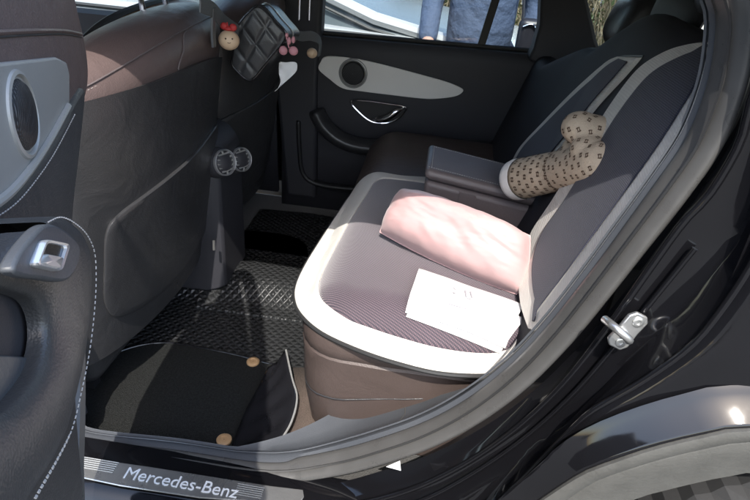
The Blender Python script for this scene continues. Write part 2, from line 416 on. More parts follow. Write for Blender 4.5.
# ------------------------------------------------------------------ centre armrest
def slab(name, mt, parent, x0, x1, y0, y1, zt, zb, sx=-.14, bev=.014, seg=4, **k):
    vs = []
    for x in (x0, x1):
        for (y, z) in ((y0, zb), (y1, zb), (y1, zt), (y0, zt)): vs.append((x, y, z+sx*x))
    return mesh(name, vs, [(0,1,2,3),(4,5,6,7),(0,1,5,4),(1,2,6,5),(2,3,7,6),(3,0,4,7)], mt, parent, bevel=bev, seg=seg, **k)
arm = slab('centre_armrest', M['leather_taupe'], car, -.005, .40, .605, .80, .902, .826)
slab('armrest_lid', M['leather_taupe'], arm, -.008, .40, .601, .803, .934, .905)
slab('armrest_band', M['leather_taupe'], arm, .085, .128, .6005, .6035, .898, .832, bev=.001, seg=1)
slab('armrest_latch', M['plastic'], arm, -.0085, -.003, .66, .72, .912, .896, bev=.002, seg=1)

for y_ in (.622, .782):
    stitches([V((.0+.02*i, y_, .9345-.14*(.02*i))) for i in range(17)], 'stitching', arm, .006, .004, .0006)
stitches([V((.008, .622+.016*i, .9340)) for i in range(11)], 'stitching', arm, .006, .004, .0006)
# ------------------------------------------------------------------ rear headrests
def headrest(c, w, h, d, lean=.3):
    rows = []
    for k in range(15):
        t = -1+2*k/14; zz = t*h/2
        w_ = w/2*(1-abs(t)**4*.35); d_ = d/2*(1-abs(t)**3*.45)
        rows.append([V(c)+V((lean*zz+d_*math.copysign(abs(cos(a))**.8, cos(a)), w_*math.copysign(abs(sin(a))**.6, sin(a)), zz)) for a in [2*pi*i/28 for i in range(28)]])
    b = MB(); b.grid(rows, False, True, True); return b
for y, c, z_ in ((1.16, .53, 1.275), (.44, .50, 1.44)):
    h = headrest((c+.02, y, z_), .25, .17, .12).build('rear_headrest', M['leather_black'], car)
    for q_ in (-.06, .06): MB().tube([(c-.02, y+q_, z_-.14), (c, y+q_, z_-.06)], .006).build('post', M['chrome'], h)
headrest((.57, .80, 1.30), .34, .19, .13, .1).build('rear_headrest', M['plastic_soft'], car, label='wide low middle headrest')

# ------------------------------------------------------------------ floor
f = MB()
def fz(x, y):
    t = math.exp(-((y-.83)/.10)**4); return .345+.055*t
rows = [[(x, y, fz(x, y)) for y in [.12+.036*k for k in range(41)]] for x in [-2.3+.13*i for i in range(20)]]
f.grid(rows); f.build('cabin_floor', M['carpet'], car)
# floor mats
mat_thing = thing('floor_mat', (-.45, .4, .35), 'black embossed leather floor mat with raised glossy side, behind the front seat', 'floor mat')
def fm_(u, v, off): return V((u, v, fz(u, v)+off))
pts = [(62, 425), (80, 345), (110, 300), (150, 262), (190, 240), (240, 228), (300, 236), (310, 262), (306, 300), (306, 345), (302, 385), (284, 420), (262, 452), (160, 440)]
o = [(v.x, v.y) for v in spl([P(*q, z=.36) for q in pts], 5, True)]
base_ = patch(o, fm_, .009, .02, 30).build('mat_base', M['mat_leather'], mat_thing)
# raised glossy side wing beside the seat base
pa = [P(*q, z=.37) for q in ((268, 368), (258, 388), (246, 410), (236, 435), (228, 456))]
pb = [P(*q, z=.42) for q in ((286, 350), (292, 378), (297, 398), (290, 425), (272, 452))]
pa, pb = resample(spl(pa, 6), 24), resample(spl(pb, 6), 24); rows = []
for i, (a, b) in enumerate(zip(pa, pb)):
    row = []
    for k in range(9):
        t = k/8; q = a.lerp(b, t); q.z = a.z+(b.z-a.z)*t**1.6+.004*sin(i*1.1+k)*t*(1-t)*4; row.append(q)
    rows.append(row)
MB().grid(rows).build('side_wing', M['shiny_black'], mat_thing, solid=.004)
MB().tube(pb, .0028, 6).build('wing_edge', M['silver'], mat_thing)
# inner carpet with snap fasteners
cm = thing('floor_mat', (-.55, .3, .37), 'thin black carpet floor mat with two tan snap buttons, by the sill', 'floor mat')
pts = [(60, 430), (70, 385), (92, 362), (130, 345), (165, 340), (200, 345), (235, 352), (265, 360), (281, 365), (270, 388), (258, 412), (246, 440), (238, 454), (150, 440)]
o = [(v.x, v.y) for v in spl([P(*q, z=.37) for q in pts], 5, True)]
patch(o, lambda u, v, off: V((u, v, fz(u, v)+.0095+off)), .006, .01, 30).build('carpet', M['mat_carpet'], cm)
MB().tube([V((a, b, fz(a, b)+.014)) for a, b in o], .0035, 6, True).build('binding', M['shiny_black'], cm)
for q in ((253, 361), (224, 439)):
    c = P(*q, z=.366); c.x -= .0; c.z = .361
    b = MB(); rows = [[c+V((r*cos(a), r*sin(a), z)) for a in [2*pi*i/20 for i in range(20)]] for r, z in ((.018, -.001), (.018, .004), (.015, .006), (.010, .0065), (.009, .004), (.001, .004))]
    b.grid(rows, False, True); b.build('snap_button', M['brass'], cm)
# tunnel mat and far floor mat
tm = thing('floor_mat', (-.4, .85, .4), 'black embossed mat over the centre tunnel between the footwells', 'floor mat')
o = [(v.x, v.y) for v in spl([(-.66, .70, 0), (-.66, .96, 0), (-.25, .96, 0), (-.25, .70, 0)], 8, True)]
patch([(-.68, .655), (-.68, .78), (-.68, .9), (-.68, 1.0), (-.5, 1.0), (-.26, 1.0), (-.26, .9), (-.26, .78), (-.26, .655), (-.4, .655), (-.5, .655)], lambda u, v, off: V((u, v, fz(u, v)+.010+off)), .006, .01, 16).build('mat_base', M['mat_leather'], tm)
fmt = thing('floor_mat', (-.4, 1.2, .36), 'black floor mat in the far footwell beyond the tunnel', 'floor mat')
patch([(-.7, 1.05), (-.7, 1.2), (-.7, 1.4), (-.5, 1.42), (-.26, 1.4), (-.26, 1.2), (-.26, 1.05), (-.45, 1.05)], lambda u, v, off: V((u, v, fz(u, v)+off)), .009, .015, 16).build('mat_base', M['mat_leather'], fmt)

# ------------------------------------------------------------------ door opening: seal, sill, pillar
SEALPX = [(75, 447), (170, 459), (270, 473), (335, 466), (385, 453), (430, 437), (475, 413), (520, 379), (560, 338), (600, 289), (640, 237), (675, 191), (705, 148), (726, 100), (737, 55), (738, 0)]
sp = [P(*q, y=.045 if q[0] < 300 else .06) for q in SEALPX]
sp = [V((-.735, .06, 1.25)), V((-.725, .06, .8)), V((-.72, .06, .52)), V((-.705, .06, .455))]+sp+[V((.28, .06, 1.455)), V((.16, .06, 1.475)), V((-.3, .06, 1.53)), V((-.6, .06, 1.563)), V((-.72, .06, 1.50))]
loop = resample(spl(sp, 6, True), 220, True)
cen = V((-.18, .06, 1.0))
def radial(i):
    t = (loop[(i+1) % len(loop)]-loop[i-1]).normalized(); n = t.cross(V((0, 1, 0))).normalized()
    if n.dot(loop[i]-cen) < 0: n = -n
    return n
secs = [(a_*.88, b_) for a_, b_ in [(-.024, .046), (-.016, .026), (-.006, .008), (.004, -.001), (.014, .001), (.020, .012), (.020, .026), (.015, .034), (0, .04), (-.016, .05)]]
rows = []
for i in range(len(loop)):
    n = radial(i); nz = (1+.05*noise.noise(loop[i]*9))*(.72 if loop[i].z < .5 and loop[i].x < -.25 else .72+.28*min(1, max(0, (loop[i].x+.30)/.2)) if loop[i].z < .6 else 1)
    bz = 1 if nz > .85 else .75
    rows.append([loop[i]+n*a*nz+V((0, b*bz-.02, 0)) for a, b in secs])
seal = MB().grid(rows, True, True).build('door_seal', M['rubber'], car, sub=1)
rows = [[loop[i]+radial(i)*a+V((0, b-.02, 0)) for a, b in ((-.012, .012), (-.014, .0105), (-.016, .013), (-.014, .016))] for i in range(len(loop))]
MB().grid(rows, True, True).build('seal_groove', M['rubber_black'], seal)

# inner trim between the seal and the cabin, all round the opening
def ring_surface(offs, name, mt, i0=0, i1=None, parent=car, **k):
    n = len(loop); i1 = n if i1 is None else i1
    idx = [(i0+j) % n for j in range(i1-i0+(0 if i1-i0 >= n else 1))]
    def kk(i):
        x = loop[i].x; low = loop[i].z < .62
        return 1 if not low else max(.10, min(1, .10+.90*(x+.34)/.26))
    def ex(i, b): return .085*max(0, min(1, (loop[i].z-.60)/.25))*max(0, min(1, (b-.05)/.06)) if loop[i].x > 0 else 0
    rows = [[loop[i]+radial(i)*ex(i, b)+radial(i)*(a*(.45+.55*kk(i)) if b < .05 else -.018*(.45+.55*kk(i))+(a+.018)*kk(i))+V((0, (b if b < .05 else .05+(b-.05)*kk(i))*(.75+.25*kk(i)), 0)) for a, b in offs] for i in idx]
    return MB().grid(rows, i1-i0 >= n, False).build(name, mt, parent, **k)
ring_surface([(-.012, .02), (-.022, .036), (-.018, .052), (.0, .075), (.018, .112), (.012, .15), (-.004, .20)], 'inner_sill_trim', M['plastic_trim'])
ring_surface([(-.0215, .0455), (-.0245, .047), (-.0225, .0505), (-.019, .0515)], 'trim_ridge', M['plastic_trim'])
# join line across the sill trim
k = min(range(len(loop)), key=lambda i: (loop[i]-P(395, 452, y=.06)).length)
jp_ = [loop[k]+radial(k)*a+V((0, b-.0006, .0012)) for a, b in ((-.018, .052), (.0, .075), (.018, .112), (.012, .15))]
MB().tube(jp_, .0012, 6).build('trim_join', M['rubber'], car)
# brown carpet kick strip between mat and sill
rows = [[P(318+dx, 398+dy, z=.375)+V((0, 0, .0)) for dx, dy in ((0, -30), (4, 0), (0, 30), (-15, 55))],
        [P(293+dx, 398+dy, z=.372)+V((0, 0, .0)) for dx, dy in ((0, -30), (4, 0), (-4, 30), (-25, 60))]]
MB().grid(rows).build('kick_carpet', M['carpet_brown'], car, solid=.004)

# jamb of glossy black paint outside the seal, then the outer body side
def off_curve(pxs, y): return [P(*q, y=y) for q in pxs]
NJ = 90
A0 = [P(75, 459, y=.03), P(170, 471, y=.03), P(270, 487, y=.035), P(335, 483, y=.045), P(392, 468, y=.045), P(440, 450, y=.045), P(490, 423, y=.045), P(538, 387, y=.045), P(585, 340, y=.045), P(630, 285, y=.045), P(670, 231, y=.045), P(706, 182, y=.045), P(732, 140, y=.045), P(748, 95, y=.045), P(757, 50, y=.045), P(757, 0, y=.045), V((.30, .045, 1.49))]
A1 = [P(75, 482, y=.0), P(270, 505, y=.0), P(335, 506, y=.0), P(400, 492, y=.01), P(455, 468, y=.012), P(510, 432, y=.014), P(560, 386, y=.016), P(605, 330, y=.018), P(646, 272, y=.02), P(682, 222, y=.02), P(709, 193, y=.02), P(738, 144, y=.02), P(749, 104, y=.02), P(762, 60, y=.02), P(763, 0, y=.02), V((.325, .02, 1.50))]
A2 = [P(75, 510, y=-.045), P(270, 535, y=-.045), P(350, 540, y=-.045), P(430, 515, y=-.03), P(490, 480, y=-.02), P(545, 440, y=-.01), P(590, 400, y=-.005), P(635, 352, y=0), P(680, 305, y=0), P(715, 268, y=0), P(739, 240, y=.0), P(760, 190, y=.0), P(775, 140, y=.0), P(785, 90, y=.0), P(785, 0, y=.0), V((.355, .0, 1.51))]
A3 = [P(75, 545, y=-.075), P(270, 570, y=-.075), P(370, 570, y=-.07), P(460, 530, y=-.055), P(505, 495, y=-.05), P(560, 441, y=-.05), P(590, 412, y=-.05), P(642, 381, y=-.05), P(690, 346, y=-.05), P(722, 308, y=-.045), P(752, 262, y=-.04), P(775, 210, y=-.035), P(795, 150, y=-.03), P(805, 90, y=-.02), P(805, 0, y=-.01), V((.39, .0, 1.52))]
curves = [resample(spl(c, 8), NJ) for c in (A0, A1, A2, A3)]
def blend_rows(cs, ks):
    rows = []
    for i in range(len(cs[0])):
        row = []
        for a, b, (n, bulge) in zip(cs[:-1], cs[1:], ks):
            for k in range(n):
                t = k/n; q = a[i].lerp(b[i], t); q += V((0, bulge*sin(pi*t), 0)); row.append(q)
        row.append(cs[-1][i]); rows.append(row)
    return rows
jamb = MB().grid(blend_rows(curves, [(4, .004), (6, .008), (6, .006)])).build('door_jamb', M['paint'], car)
# bright folded edges in the jamb
MB().tube([p+V((0, -.003, 0)) for p in curves[1]], .0060, 10).build('jamb_fold', M['paint'], jamb)
MB().tube([p+V((0, -.001, 0)) for p in curves[3]], .0055, 10).build('jamb_lip', M['paint'], jamb)
MB().tube([curves[1][i].lerp(curves[2][i], .45)+V((0, -.003, 0)) for i in range(30, 70)], .0045, 10).build('jamb_fold', M['paint'], jamb)
# outer rear quarter panel with flared wheel arch
WX, WZ = .80, .37
archpx = [(480, 560), (520, 515), (546, 495), (582, 472), (613, 460), (652, 447), (697, 436), (750, 428)]
arch = [P(*q, y=-.085-.020*min(1, max(0, (q[0]-520)/90))) for q in archpx]
L_ = arch[-1]
arch = arch
arch += [V((WX-.12, -.105, L_.z+.028)), V((WX, -.105, L_.z+.036)), V((WX+.2, -.105, L_.z+.005)), V((WX+.38, -.105, L_.z-.12)), V((WX+.5, -.105, .62)), V((WX+.54, -.105, .40))]
NQ = 60
q0 = resample([p for i, p in enumerate(curves[3]) if i > 24], NQ)
# upper target: from the arch start round to the rear end of the car
arS = resample(spl(arch, 8), NQ)
rows = []
for i in range(NQ):
    a = q0[i]+V((.002, -.004, -.002)); b = arS[i]
    rad = V((b.x-WX, 0, b.z-WZ)).normalized(); L9 = (V((a.x, 0, a.z))-V((b.x, 0, b.z))).length
    b2 = b+rad*min(.042, .35*L9); b2.y = a.y-.012
    row = [a.lerp(b2, k/16)+V((0, -.012*sin(pi*k/16), 0)) for k in range(16)]
    for k in range(11):
        s_ = k/10; q = b2.lerp(b, s_); q.y = b2.y+(b.y-b2.y)*(s_**1.3); row.append(q)
    rows.append(row)
MB().grid(rows).build('rear_quarter_panel', M['paint'], car, solid=.002, solid_off=-1)
# panel behind, above the arch, to the tail
rows = []
for i in range(14):
    x = .42+.11*i
    rows.append([(x+.0, .02-.05*sin(min(1, k/5)*pi/2), 1.56-.115*k) for k in range(6)])
MB().grid(rows).build('rear_body_side', M['paint'], car)
# plastic arch trim and tyre
inn = [P(*q, y=-.085) for q in [(560, 590), (590, 540), (615, 510), (635, 497), (666, 488), (708, 478), (730, 474), (750, 471)]]
L2 = inn[-1]
inn += [V((WX-.1, -.085, L2.z+.022)), V((WX, -.085, L2.z+.028)), V((WX+.2, -.085, L2.z-.01)), V((WX+.33, -.085, L2.z-.11)), V((WX+.42, -.085, .58)), V((WX+.45, -.085, .40))]
inS = resample(spl(inn, 8), NQ); rows = []
for i in range(NQ):
    a, b = arS[i], inS[i]
    rows.append([a+V((0, .004, 0)), a+V((0, -.006, 0)), a.lerp(b, .06)+V((0, -.009, 0)), a.lerp(b, .20)+V((0, -.009, 0)), a.lerp(b, .23)+V((0, -.006, 0)), a.lerp(b, .26)+V((0, -.008, 0)), a.lerp(b, .6)+V((0, -.004, 0)), a.lerp(b, .92)+V((0, -.004, 0)), b+V((0, -.004, 0)), b+V((0, .05, 0))])
MB().grid(rows).build('wheel_arch_trim', M['archtrim'], car)
wh = MB(); rows = []
TR = .385
for i in range(96):
    a = 2*pi*i/96; g = -.007 if i % 2 else 0
    rows.append([(WX+cos(a)*r, y, WZ+sin(a)*r) for r, y in ((.24, -.02), (.33, -.05), (TR-.015, -.045), (TR+g, -.02), (TR+g, .03), (TR-.008, .035), (TR+g, .04), (TR+g, .1), (TR-.02, .14), (.24, .13))])
wh.grid(rows, True, True)
wheel = wh.build('wheel', M['tyre'], car, smooth=False)
b = MB(); rows = [[(WX+cos(2*pi*i/40)*r, y, WZ+sin(2*pi*i/40)*r) for i in range(40)] for r, y in ((.245, -.03), (.22, -.02), (.21, .04), (.05, .03), (.001, .02))]
b.grid(rows, False, True)
for k in range(5):
    a = 2*pi*k/5; d = V((cos(a), 0, sin(a))); c = V((WX, -.02, WZ))
    b.tube([c+d*.02, c+d*.12, c+d*.23], [.03, .022, .028], 8)
b.build('rim', M['silver'], wheel)
MB().box((.35, .14, .3), (1.3, .2, .98)).build('wheel_housing', M['rubber_black'], car)

# sill: flat step, plate with lettering, outer sill
PLpx = [(79, 457), (150, 467), (270, 486), (303, 490), (304, 497), (300, 503), (270, 503), (200, 498), (120, 486), (82, 478), (76, 473), (76, 460)]
pl = [P(*q, z=.446) for q in PLpx]
ztop = .442
MB().grid([[(x, .055, .436), (x, .02, ztop), (x, -.05, ztop-.004), (x, -.075, .425), (x, -.09, .39), (x, -.10, .32), (x, -.09, .24), (x, -.04, .2)] for x in [-.82+.04*i for i in range(21)]]).build('outer_sill', M['paint'], car)
plate = MB().plate([(p.x, p.y, ztop+.001) for p in pl], (0, 0, 1), .004).build('sill_plate', M['steel'], car, bevel=.0015)
for k in range(6):
    y = -.026+.0048*k
    MB().tube([(-.636, y, ztop+.005), (-.556, y, ztop+.005)], .0009, 5).build('groove', M['silver'], plate)
    MB().tube([(-.300, y-.002, ztop+.005), (-.245, y-.002, ztop+.005)], .0009, 5).build('groove', M['silver'], plate)
def text_mesh(txt, size, at_, xdir, ydir, name, mt, parent, ext=.0004, shear=.0):
    cu = bpy.data.curves.new('t', 'FONT'); cu.body = txt; cu.size = size; cu.extrude = ext; cu.shear = shear; cu.offset = 0
    ob = bpy.data.objects.new('t', cu); COL.objects.link(ob); bpy.context.view_layer.update()
    me = bpy.data.meshes.new_from_object(ob.evaluated_get(bpy.context.evaluated_depsgraph_get()))
    xd, yd = V(xdir).normalized(), V(ydir).normalized(); zd = xd.cross(yd)
    vs = [V(at_)+xd*v.co.x+yd*v.co.y+zd*v.co.z for v in me.vertices]; fs = [tuple(p.vertices) for p in me.polygons]
    bpy.data.objects.remove(ob); bpy.data.curves.remove(cu); bpy.data.meshes.remove(me)
    return mesh(name, vs, fs, mt, parent, smooth=False)
text_mesh('Mercedes-Benz', .0385, (-.532, -.035, ztop+.0062), (1, -.012, 0), (0, 1, 0), 'lettering', mat('letter_white', (.72, .73, .73), .5), plate, .0004)
# triangular sticker
tri = [P(386, 466, y=.0), P(400, 460, y=.0), P(401, 470, y=.0)]

# striker
ctr = P(622, 323, y=.014); jn = V((.10, -.985, .1)).normalized()
ax = (P(645, 300, y=.014)-P(600, 345, y=.014)).normalized(); ax = (ax-jn*ax.dot(jn)).normalized(); bx_ = -jn.cross(ax)
st = thing('door_striker', ctr, 'steel door latch striker bolted to the black painted jamb', 'striker')
st['label'] = None; bpy.data.objects.remove(st)
K_ = .82
ol = [(-.040, -.012), (-.030, -.022), (.0, -.020), (.028, -.020), (.040, -.010), (.040, .012), (.030, .021), (.004, .019), (-.028, .021), (-.040, .012)]
off = jn*.018
sp_ = MB().plate([ctr+off+ax*a*K_+bx_*b*K_ for a, b in ol], jn, .007).build('striker_plate', M['steel'], car, bevel=.002)
a0 = ctr+off+jn*.005-bx_*.004
up = [a0+ax*-.004, a0+ax*-.006+jn*.018, a0+ax*.000+jn*.032-bx_*.010, a0+ax*.004+jn*.032-bx_*.028, a0+ax*.004+jn*.02-bx_*.038, a0+jn*.0-bx_*.038]
MB().tube(spl(up, 6), .0062, 10).build('striker_loop', M['steel'], sp_)
for s_ in (-.020, .020):
    c = ctr+off+ax*s_+jn*.0065+bx_*.002
    b = MB(); rows = [[c+(ax*cos(a)+bx_*sin(a))*r+jn*h for a in [2*pi*i/18 for i in range(18)]] for r, h in ((.0085, 0), (.0085, .002), (.007, .003), (.004, .003), (.0035, .001), (.0005, .001))]
    b.grid(rows, False, True).build('bolt', M['steel'], sp_)
c = ctr+off+ax*.004-bx_*-.0; 

# ------------------------------------------------------------------ B pillar, roof, rest of the shell (gives the cabin its shade)
def zrail(x): return 1.500-.12*(max(-.75, min(.35, x))+.1)-.25*max(0, -.85-x)**1.5
def roof_rows(y_edge, z_off=0):
    rows = []
    for i in range(24):
        x = -1.55+.14*i; e = .03*((x+.2)/1.2)**2
        rows.append([(x, .83+(v)*(.83-y_edge), zrail(x)+.055*(1-v*v)+z_off) for v in [-1+.1*k for k in range(21)]])
    return rows
MB().grid(roof_rows(.065)).build('roof', M['paint'], car, solid=.02, solid_off=1)
MB().grid(roof_rows(.10, -.012)).build('headliner', M['headliner'], car)
MB().tube([(x, .06, zrail(x)-.0) for x in [-1.5+.1*i for i in range(30)]], .026, 8).build('roof_rail', M['paint'], car)
# near pillar between the doors
bpr = [[(-.80, .03, z), (-.745, .02, z), (-.735, .05, z), (-.725, .15, z), (-.80, .17, z), (-.86, .14, z)] for z in (.40, .6, .9, 1.1, 1.3, 1.55)]
MB().grid(bpr, False, True, True).build('centre_pillar', M['plastic_soft'], car)
# near front door (closed) and lower body
rows = []
for i in range(12):
    x = -1.75+.078*i
    rows.append([(x, y, z) for y, z in ((.02, 1.08), (-.04, 1.06), (-.085, .95), (-.10, .7), (-.09, .45), (-.05, .3))])
MB().grid(rows).build('front_door', M['paint'], car, solid=.03, solid_off=-1)
# windscreen, bonnet and dash to close the front
MB().grid([[(-1.62, y, 1.50), (-1.95, y, 1.28), (-2.25, y, 1.05)] for y in (.12, .5, .83, 1.2, 1.54)]).build('windscreen', M['glass_far'], car)
rows = [[(-2.25-.25*i, .83+(.83+.05)*v*(1-.02*i*i), 1.05-.018*i*i-.06*v**4) for v in [-1+.2*k for k in range(11)]] for i in range(6)]
MB().grid(rows).build('bonnet', M['paint'], car, solid=.02)
rows = [[(x, .83+v*.85, z) for v in [-1+.25*k for k in range(9)]] for x, z in ((-2.25, 1.04), (-2.0, 1.04), (-1.78, 1.0), (-1.72, .93), (-1.8, .7), (-1.95, .38))]
MB().grid(rows).build('dashboard', M['plastic_soft'], car)
b = MB(); cw = V((-1.5, .46, .98))
ring = [cw+V((.06*sin(a)*1, .185*cos(a), .175*sin(a))) for a in [2*pi*i/32 for i in range(32)]]
b.tube(ring, .014, 8, True); b.sphere(cw+V((-.02, 0, 0)), (.03, .07, .05)); b.tube([ring[0], cw, ring[16]], .012); b.tube([cw, cw+V((-.2, 0, -.1))], .03)
b.build('steering_wheel', M['leather_black'], car)

# ------------------------------------------------------------------ far side wall: door panel
fd = MB(); zb = lambda x: 1.072+.012*(x+.5)/.8
rows = []
for i in range(40):
    x = -.63+.0275*i
    z1 = zb(x)
    rows.append([(x, 1.60, z1-.02), (x, 1.555, z1), (x, 1.50, z1-.003), (x, 1.485, z1-.02), (x, 1.48, z1-.06), (x, 1.478, .93), (x, 1.48, .80), (x, 1.478, .745), (x, 1.49, .70), (x, 1.50, .6), (x, 1.49, .30)])
fd.grid(rows); far = fd.build('far_door', M['plastic_soft'], car, solid=.01, solid_off=1)
def fp(pxs, y, thick, name, mt, parent, bevel=.002, n=5, closed=True):
    o = [P(*q, y=y) for q in pxs]; o = spl(o, n, True)
    return MB().plate(o, (0, -1, 0), thick).build(name, mt, parent, bevel=bevel)
ins = fp([(319, 69), (321, 61), (325, 56.5), (336, 56), (360, 59), (390, 66), (420, 74), (445, 81), (460, 87), (463, 91), (455, 96), (435, 98.5), (420, 98), (390, 94.5), (362, 91), (343, 88), (330, 79)], 1.469, .007, 'trim_insert', M['silver_pale'], far)
c = P(353, 73.5, y=1.460)
def ringmesh(c, u, w, nrm, prof, n=40):
    rows = [[c+(u*cos(2*pi*i/n)+w*sin(2*pi*i/n))*r+nrm*h for i in range(n)] for r, h in prof]
    return MB().grid(rows, False, True)
ux, uz, un = V((1, 0, 0)), V((0, 0, 1)), V((0, -1, 0))
ringmesh(c, ux, uz, un, ((.056, 0), (.054, .004), (.050, .005), (.046, .001), (.045, -.004))).build('speaker_ring', M['silver'], far)
ringmesh(c, ux, uz, un, ((.0455, -.003), (.040, .006), (.02, .008), (.0005, .008))).build('speaker_grille', M['mesh_dark'], far)
hb = [(351, 102), (365, 101), (388, 104), (405, 107), (404, 112), (397, 119), (386, 123), (373, 122), (362, 115)]
ho = spl([P(*q, y=1.464) for q in hb], 6, True)
hd = MB().plate(spl([P(*q, y=1.469) for q in hb], 6, True), (0, -1, 0), .003).build('door_handle', M['plastic'], far)
MB().tube(ho, .0042, 8, True).build('bezel', M['chrome'], hd)
lv = spl([P(372, 119, y=1.46), P(385, 118.5, y=1.45), P(395, 113, y=1.448), P(403, 109, y=1.46)], 6)
b = MB()
rows = []
for i, p in enumerate(lv):
    w_ = .004+.012*sin(pi*min(1, i/len(lv)*1.05)); rows.append([p+V((0, .0, w_)), p+V((0, -.006, w_*.4)), p+V((0, -.006, -w_*.4)), p+V((0, 0, -w_)), p+V((0, .005, 0))])
b.grid(rows, False, True, True).build('lever', M['chrome'], hd)
# armrest and map pocket of the far door, swept shapes
def sweep_xz(pxs, y0, sec, name, mt, parent, **k):
    c = resample(spl([P(*q, y=y0) for q in pxs], 8), 40); rows = []
    for i, p in enumerate(c):
        t = (c[min(i+1, 39)]-c[max(i-1, 0)]).normalized(); n = V((-t.z, 0, t.x))
        if n.z < 0 and abs(t.x) > .3: n = -n
        rows.append([p+n*a+V((0, -b_, 0)) for a, b_ in sec])
    return MB().grid(rows, False, True, True).build(name, mt, parent, **k)
sweep_xz([(318, 107), (327, 124), (345, 138), (370, 144), (420, 145), (470, 145), (500, 147)], 1.47,
         [(.028, -.01), (.026, .02), (.016, .055), (0, .068), (-.02, .06), (-.045, .02), (-.05, -.01)], 'armrest', M['leather_black'], far, sub=1)
sweep_xz([(300, 118), (301, 145), (304, 170), (316, 181), (345, 186), (400, 190)], 1.485,
         [(.016, 0), (.010, .03), (0, .036), (-.012, .03), (-.016, 0)], 'map_pocket_rim', M['plastic'], far, sub=1)
# belt seal, window glass, frames
MB().tube([(x, 1.535, zb(x)+.003) for x in [-.62+.05*i for i in range(21)]], .010, 8).build('window_seal', M['rubber_black'], far)
W0 = [P(321, -60, y=1.55), P(321, 34, y=1.55), P(531, 54, y=1.55), P(541, 20, y=1.55), P(545, -20, y=1.55), P(530, -70, y=1.55)]
MB().plate([V((-.62, 1.552, 1.06)), V((.36, 1.552, 1.07)), V((.40, 1.552, 1.20)), V((.34, 1.552, 1.5)), V((-.6, 1.552, 1.5))], (0, 1, 0), .004).build('window_glass', M['glass_far'], far)
def bar(p, q, w, d, name, mt, parent):
    p, q = V(p), V(q); t = (q-p).normalized(); n = V((-t.z, 0, t.x))
    return MB().grid([[a+n*w+V((0, d, 0)), a-n*w+V((0, d, 0)), a-n*w-V((0, d, 0)), a+n*w-V((0, d, 0))] for a in (p, q)], False, True, True).build(name, mt, parent, bevel=.003)
bar(P(478, 55, y=1.545), P(505, -30, y=1.545), .014, .012, 'window_divider', M['rubber_black'], far)
bar(P(499, 53, y=1.545), P(500, 47, y=1.545), .003, .004, 'lock_pin', M['plastic'], far)
# far pillars and upper frame
def wall(pxs, y, name, mt, thick=.05, bevel=.01, n=0):
    o = [P(*q, y=y) for q in pxs]
    if n: o = spl(o, n, True)
    return MB().plate(o, (0, 1, 0), thick).build(name, mt, car, bevel=bevel, seg=3)
# rear far pillar trim: front edge follows the window's rounded corner
wall([(528, 60), (534, 48), (540, 25), (541, 0), (536, -40), (530, -80), (585, -80), (588, 0), (597, 40), (603, 57), (640, 60), (640, 110), (610, 260), (470, 260), (478, 190), (500, 160), (540, 110), (548, 70)], 1.44, 'rear_pillar_trim', M['plastic_soft'], .10, .012)
# rear quarter window beyond pillar: sill below it is the load area trim
MB().plate([V((.45, 1.56, 1.05)), V((1.0, 1.56, 1.1)), V((1.0, 1.56, 1.45)), V((.45, 1.56, 1.5))], (0, 1, 0), .004).build('quarter_window', M['glass_far'], car)
MB().box((.40, 1.46, .4), (1.6, 1.60, 1.10)).build('load_bay_side', M['plastic_soft'], car, bevel=.01)
MB().box((.80, 1.50, 1.0), (1.12, 1.58, 1.56)).build('tail_pillar', M['plastic_soft'], car, bevel=.02)
# far centre pillar
o = [V((-.60, 1.46, .4)), V((-.47, 1.46, .4)), V((-.475, 1.46, .9)), V((-.47, 1.48, 1.08)), V((-.455, 1.47, 1.6)), V((-.64, 1.47, 1.6)), V((-.66, 1.46, 1.08))]
MB().plate(o, (0, 1, 0), .08).build('centre_pillar', M['plastic_soft'], car, bevel=.015, seg=3)
# far front door
rows = []
for i in range(14):
    x = -1.75+.085*i
    rows.append([(x, y, z) for y, z in ((1.58, 1.04), (1.55, 1.065), (1.49, 1.06), (1.48, .95), (1.48, .75), (1.50, .4))])
MB().grid(rows).build('front_door', M['plastic_soft'], car, solid=.02)
MB().plate([V((-1.9, 1.552, 1.05)), V((-.64, 1.552, 1.06)), V((-.62, 1.552, 1.5)), V((-1.5, 1.552, 1.5))], (0, 1, 0), .004).build('window_glass', M['glass_far'], car)
# outer skin of the far side and the tail
rows = [[(x, y, z) for y, z in ((1.60, 1.06), (1.70, 1.0), (1.75, .8), (1.75, .5), (1.70, .28))] for x in (-2.4, -1.6, -.8, 0, .8, 1.6)]
MB().grid(rows).build('far_body_side', M['paint'], car)
MB().grid([[(1.62, y, z) for z in (.3, .6, .9, 1.1)] for y in (-.02, .5, 1.2, 1.7)]).build('tailgate', M['paint'], car, solid=.03)
MB().box((.52, .2, .42), (1.6, 1.46, .62)).build('load_floor', M['carpet'], car)

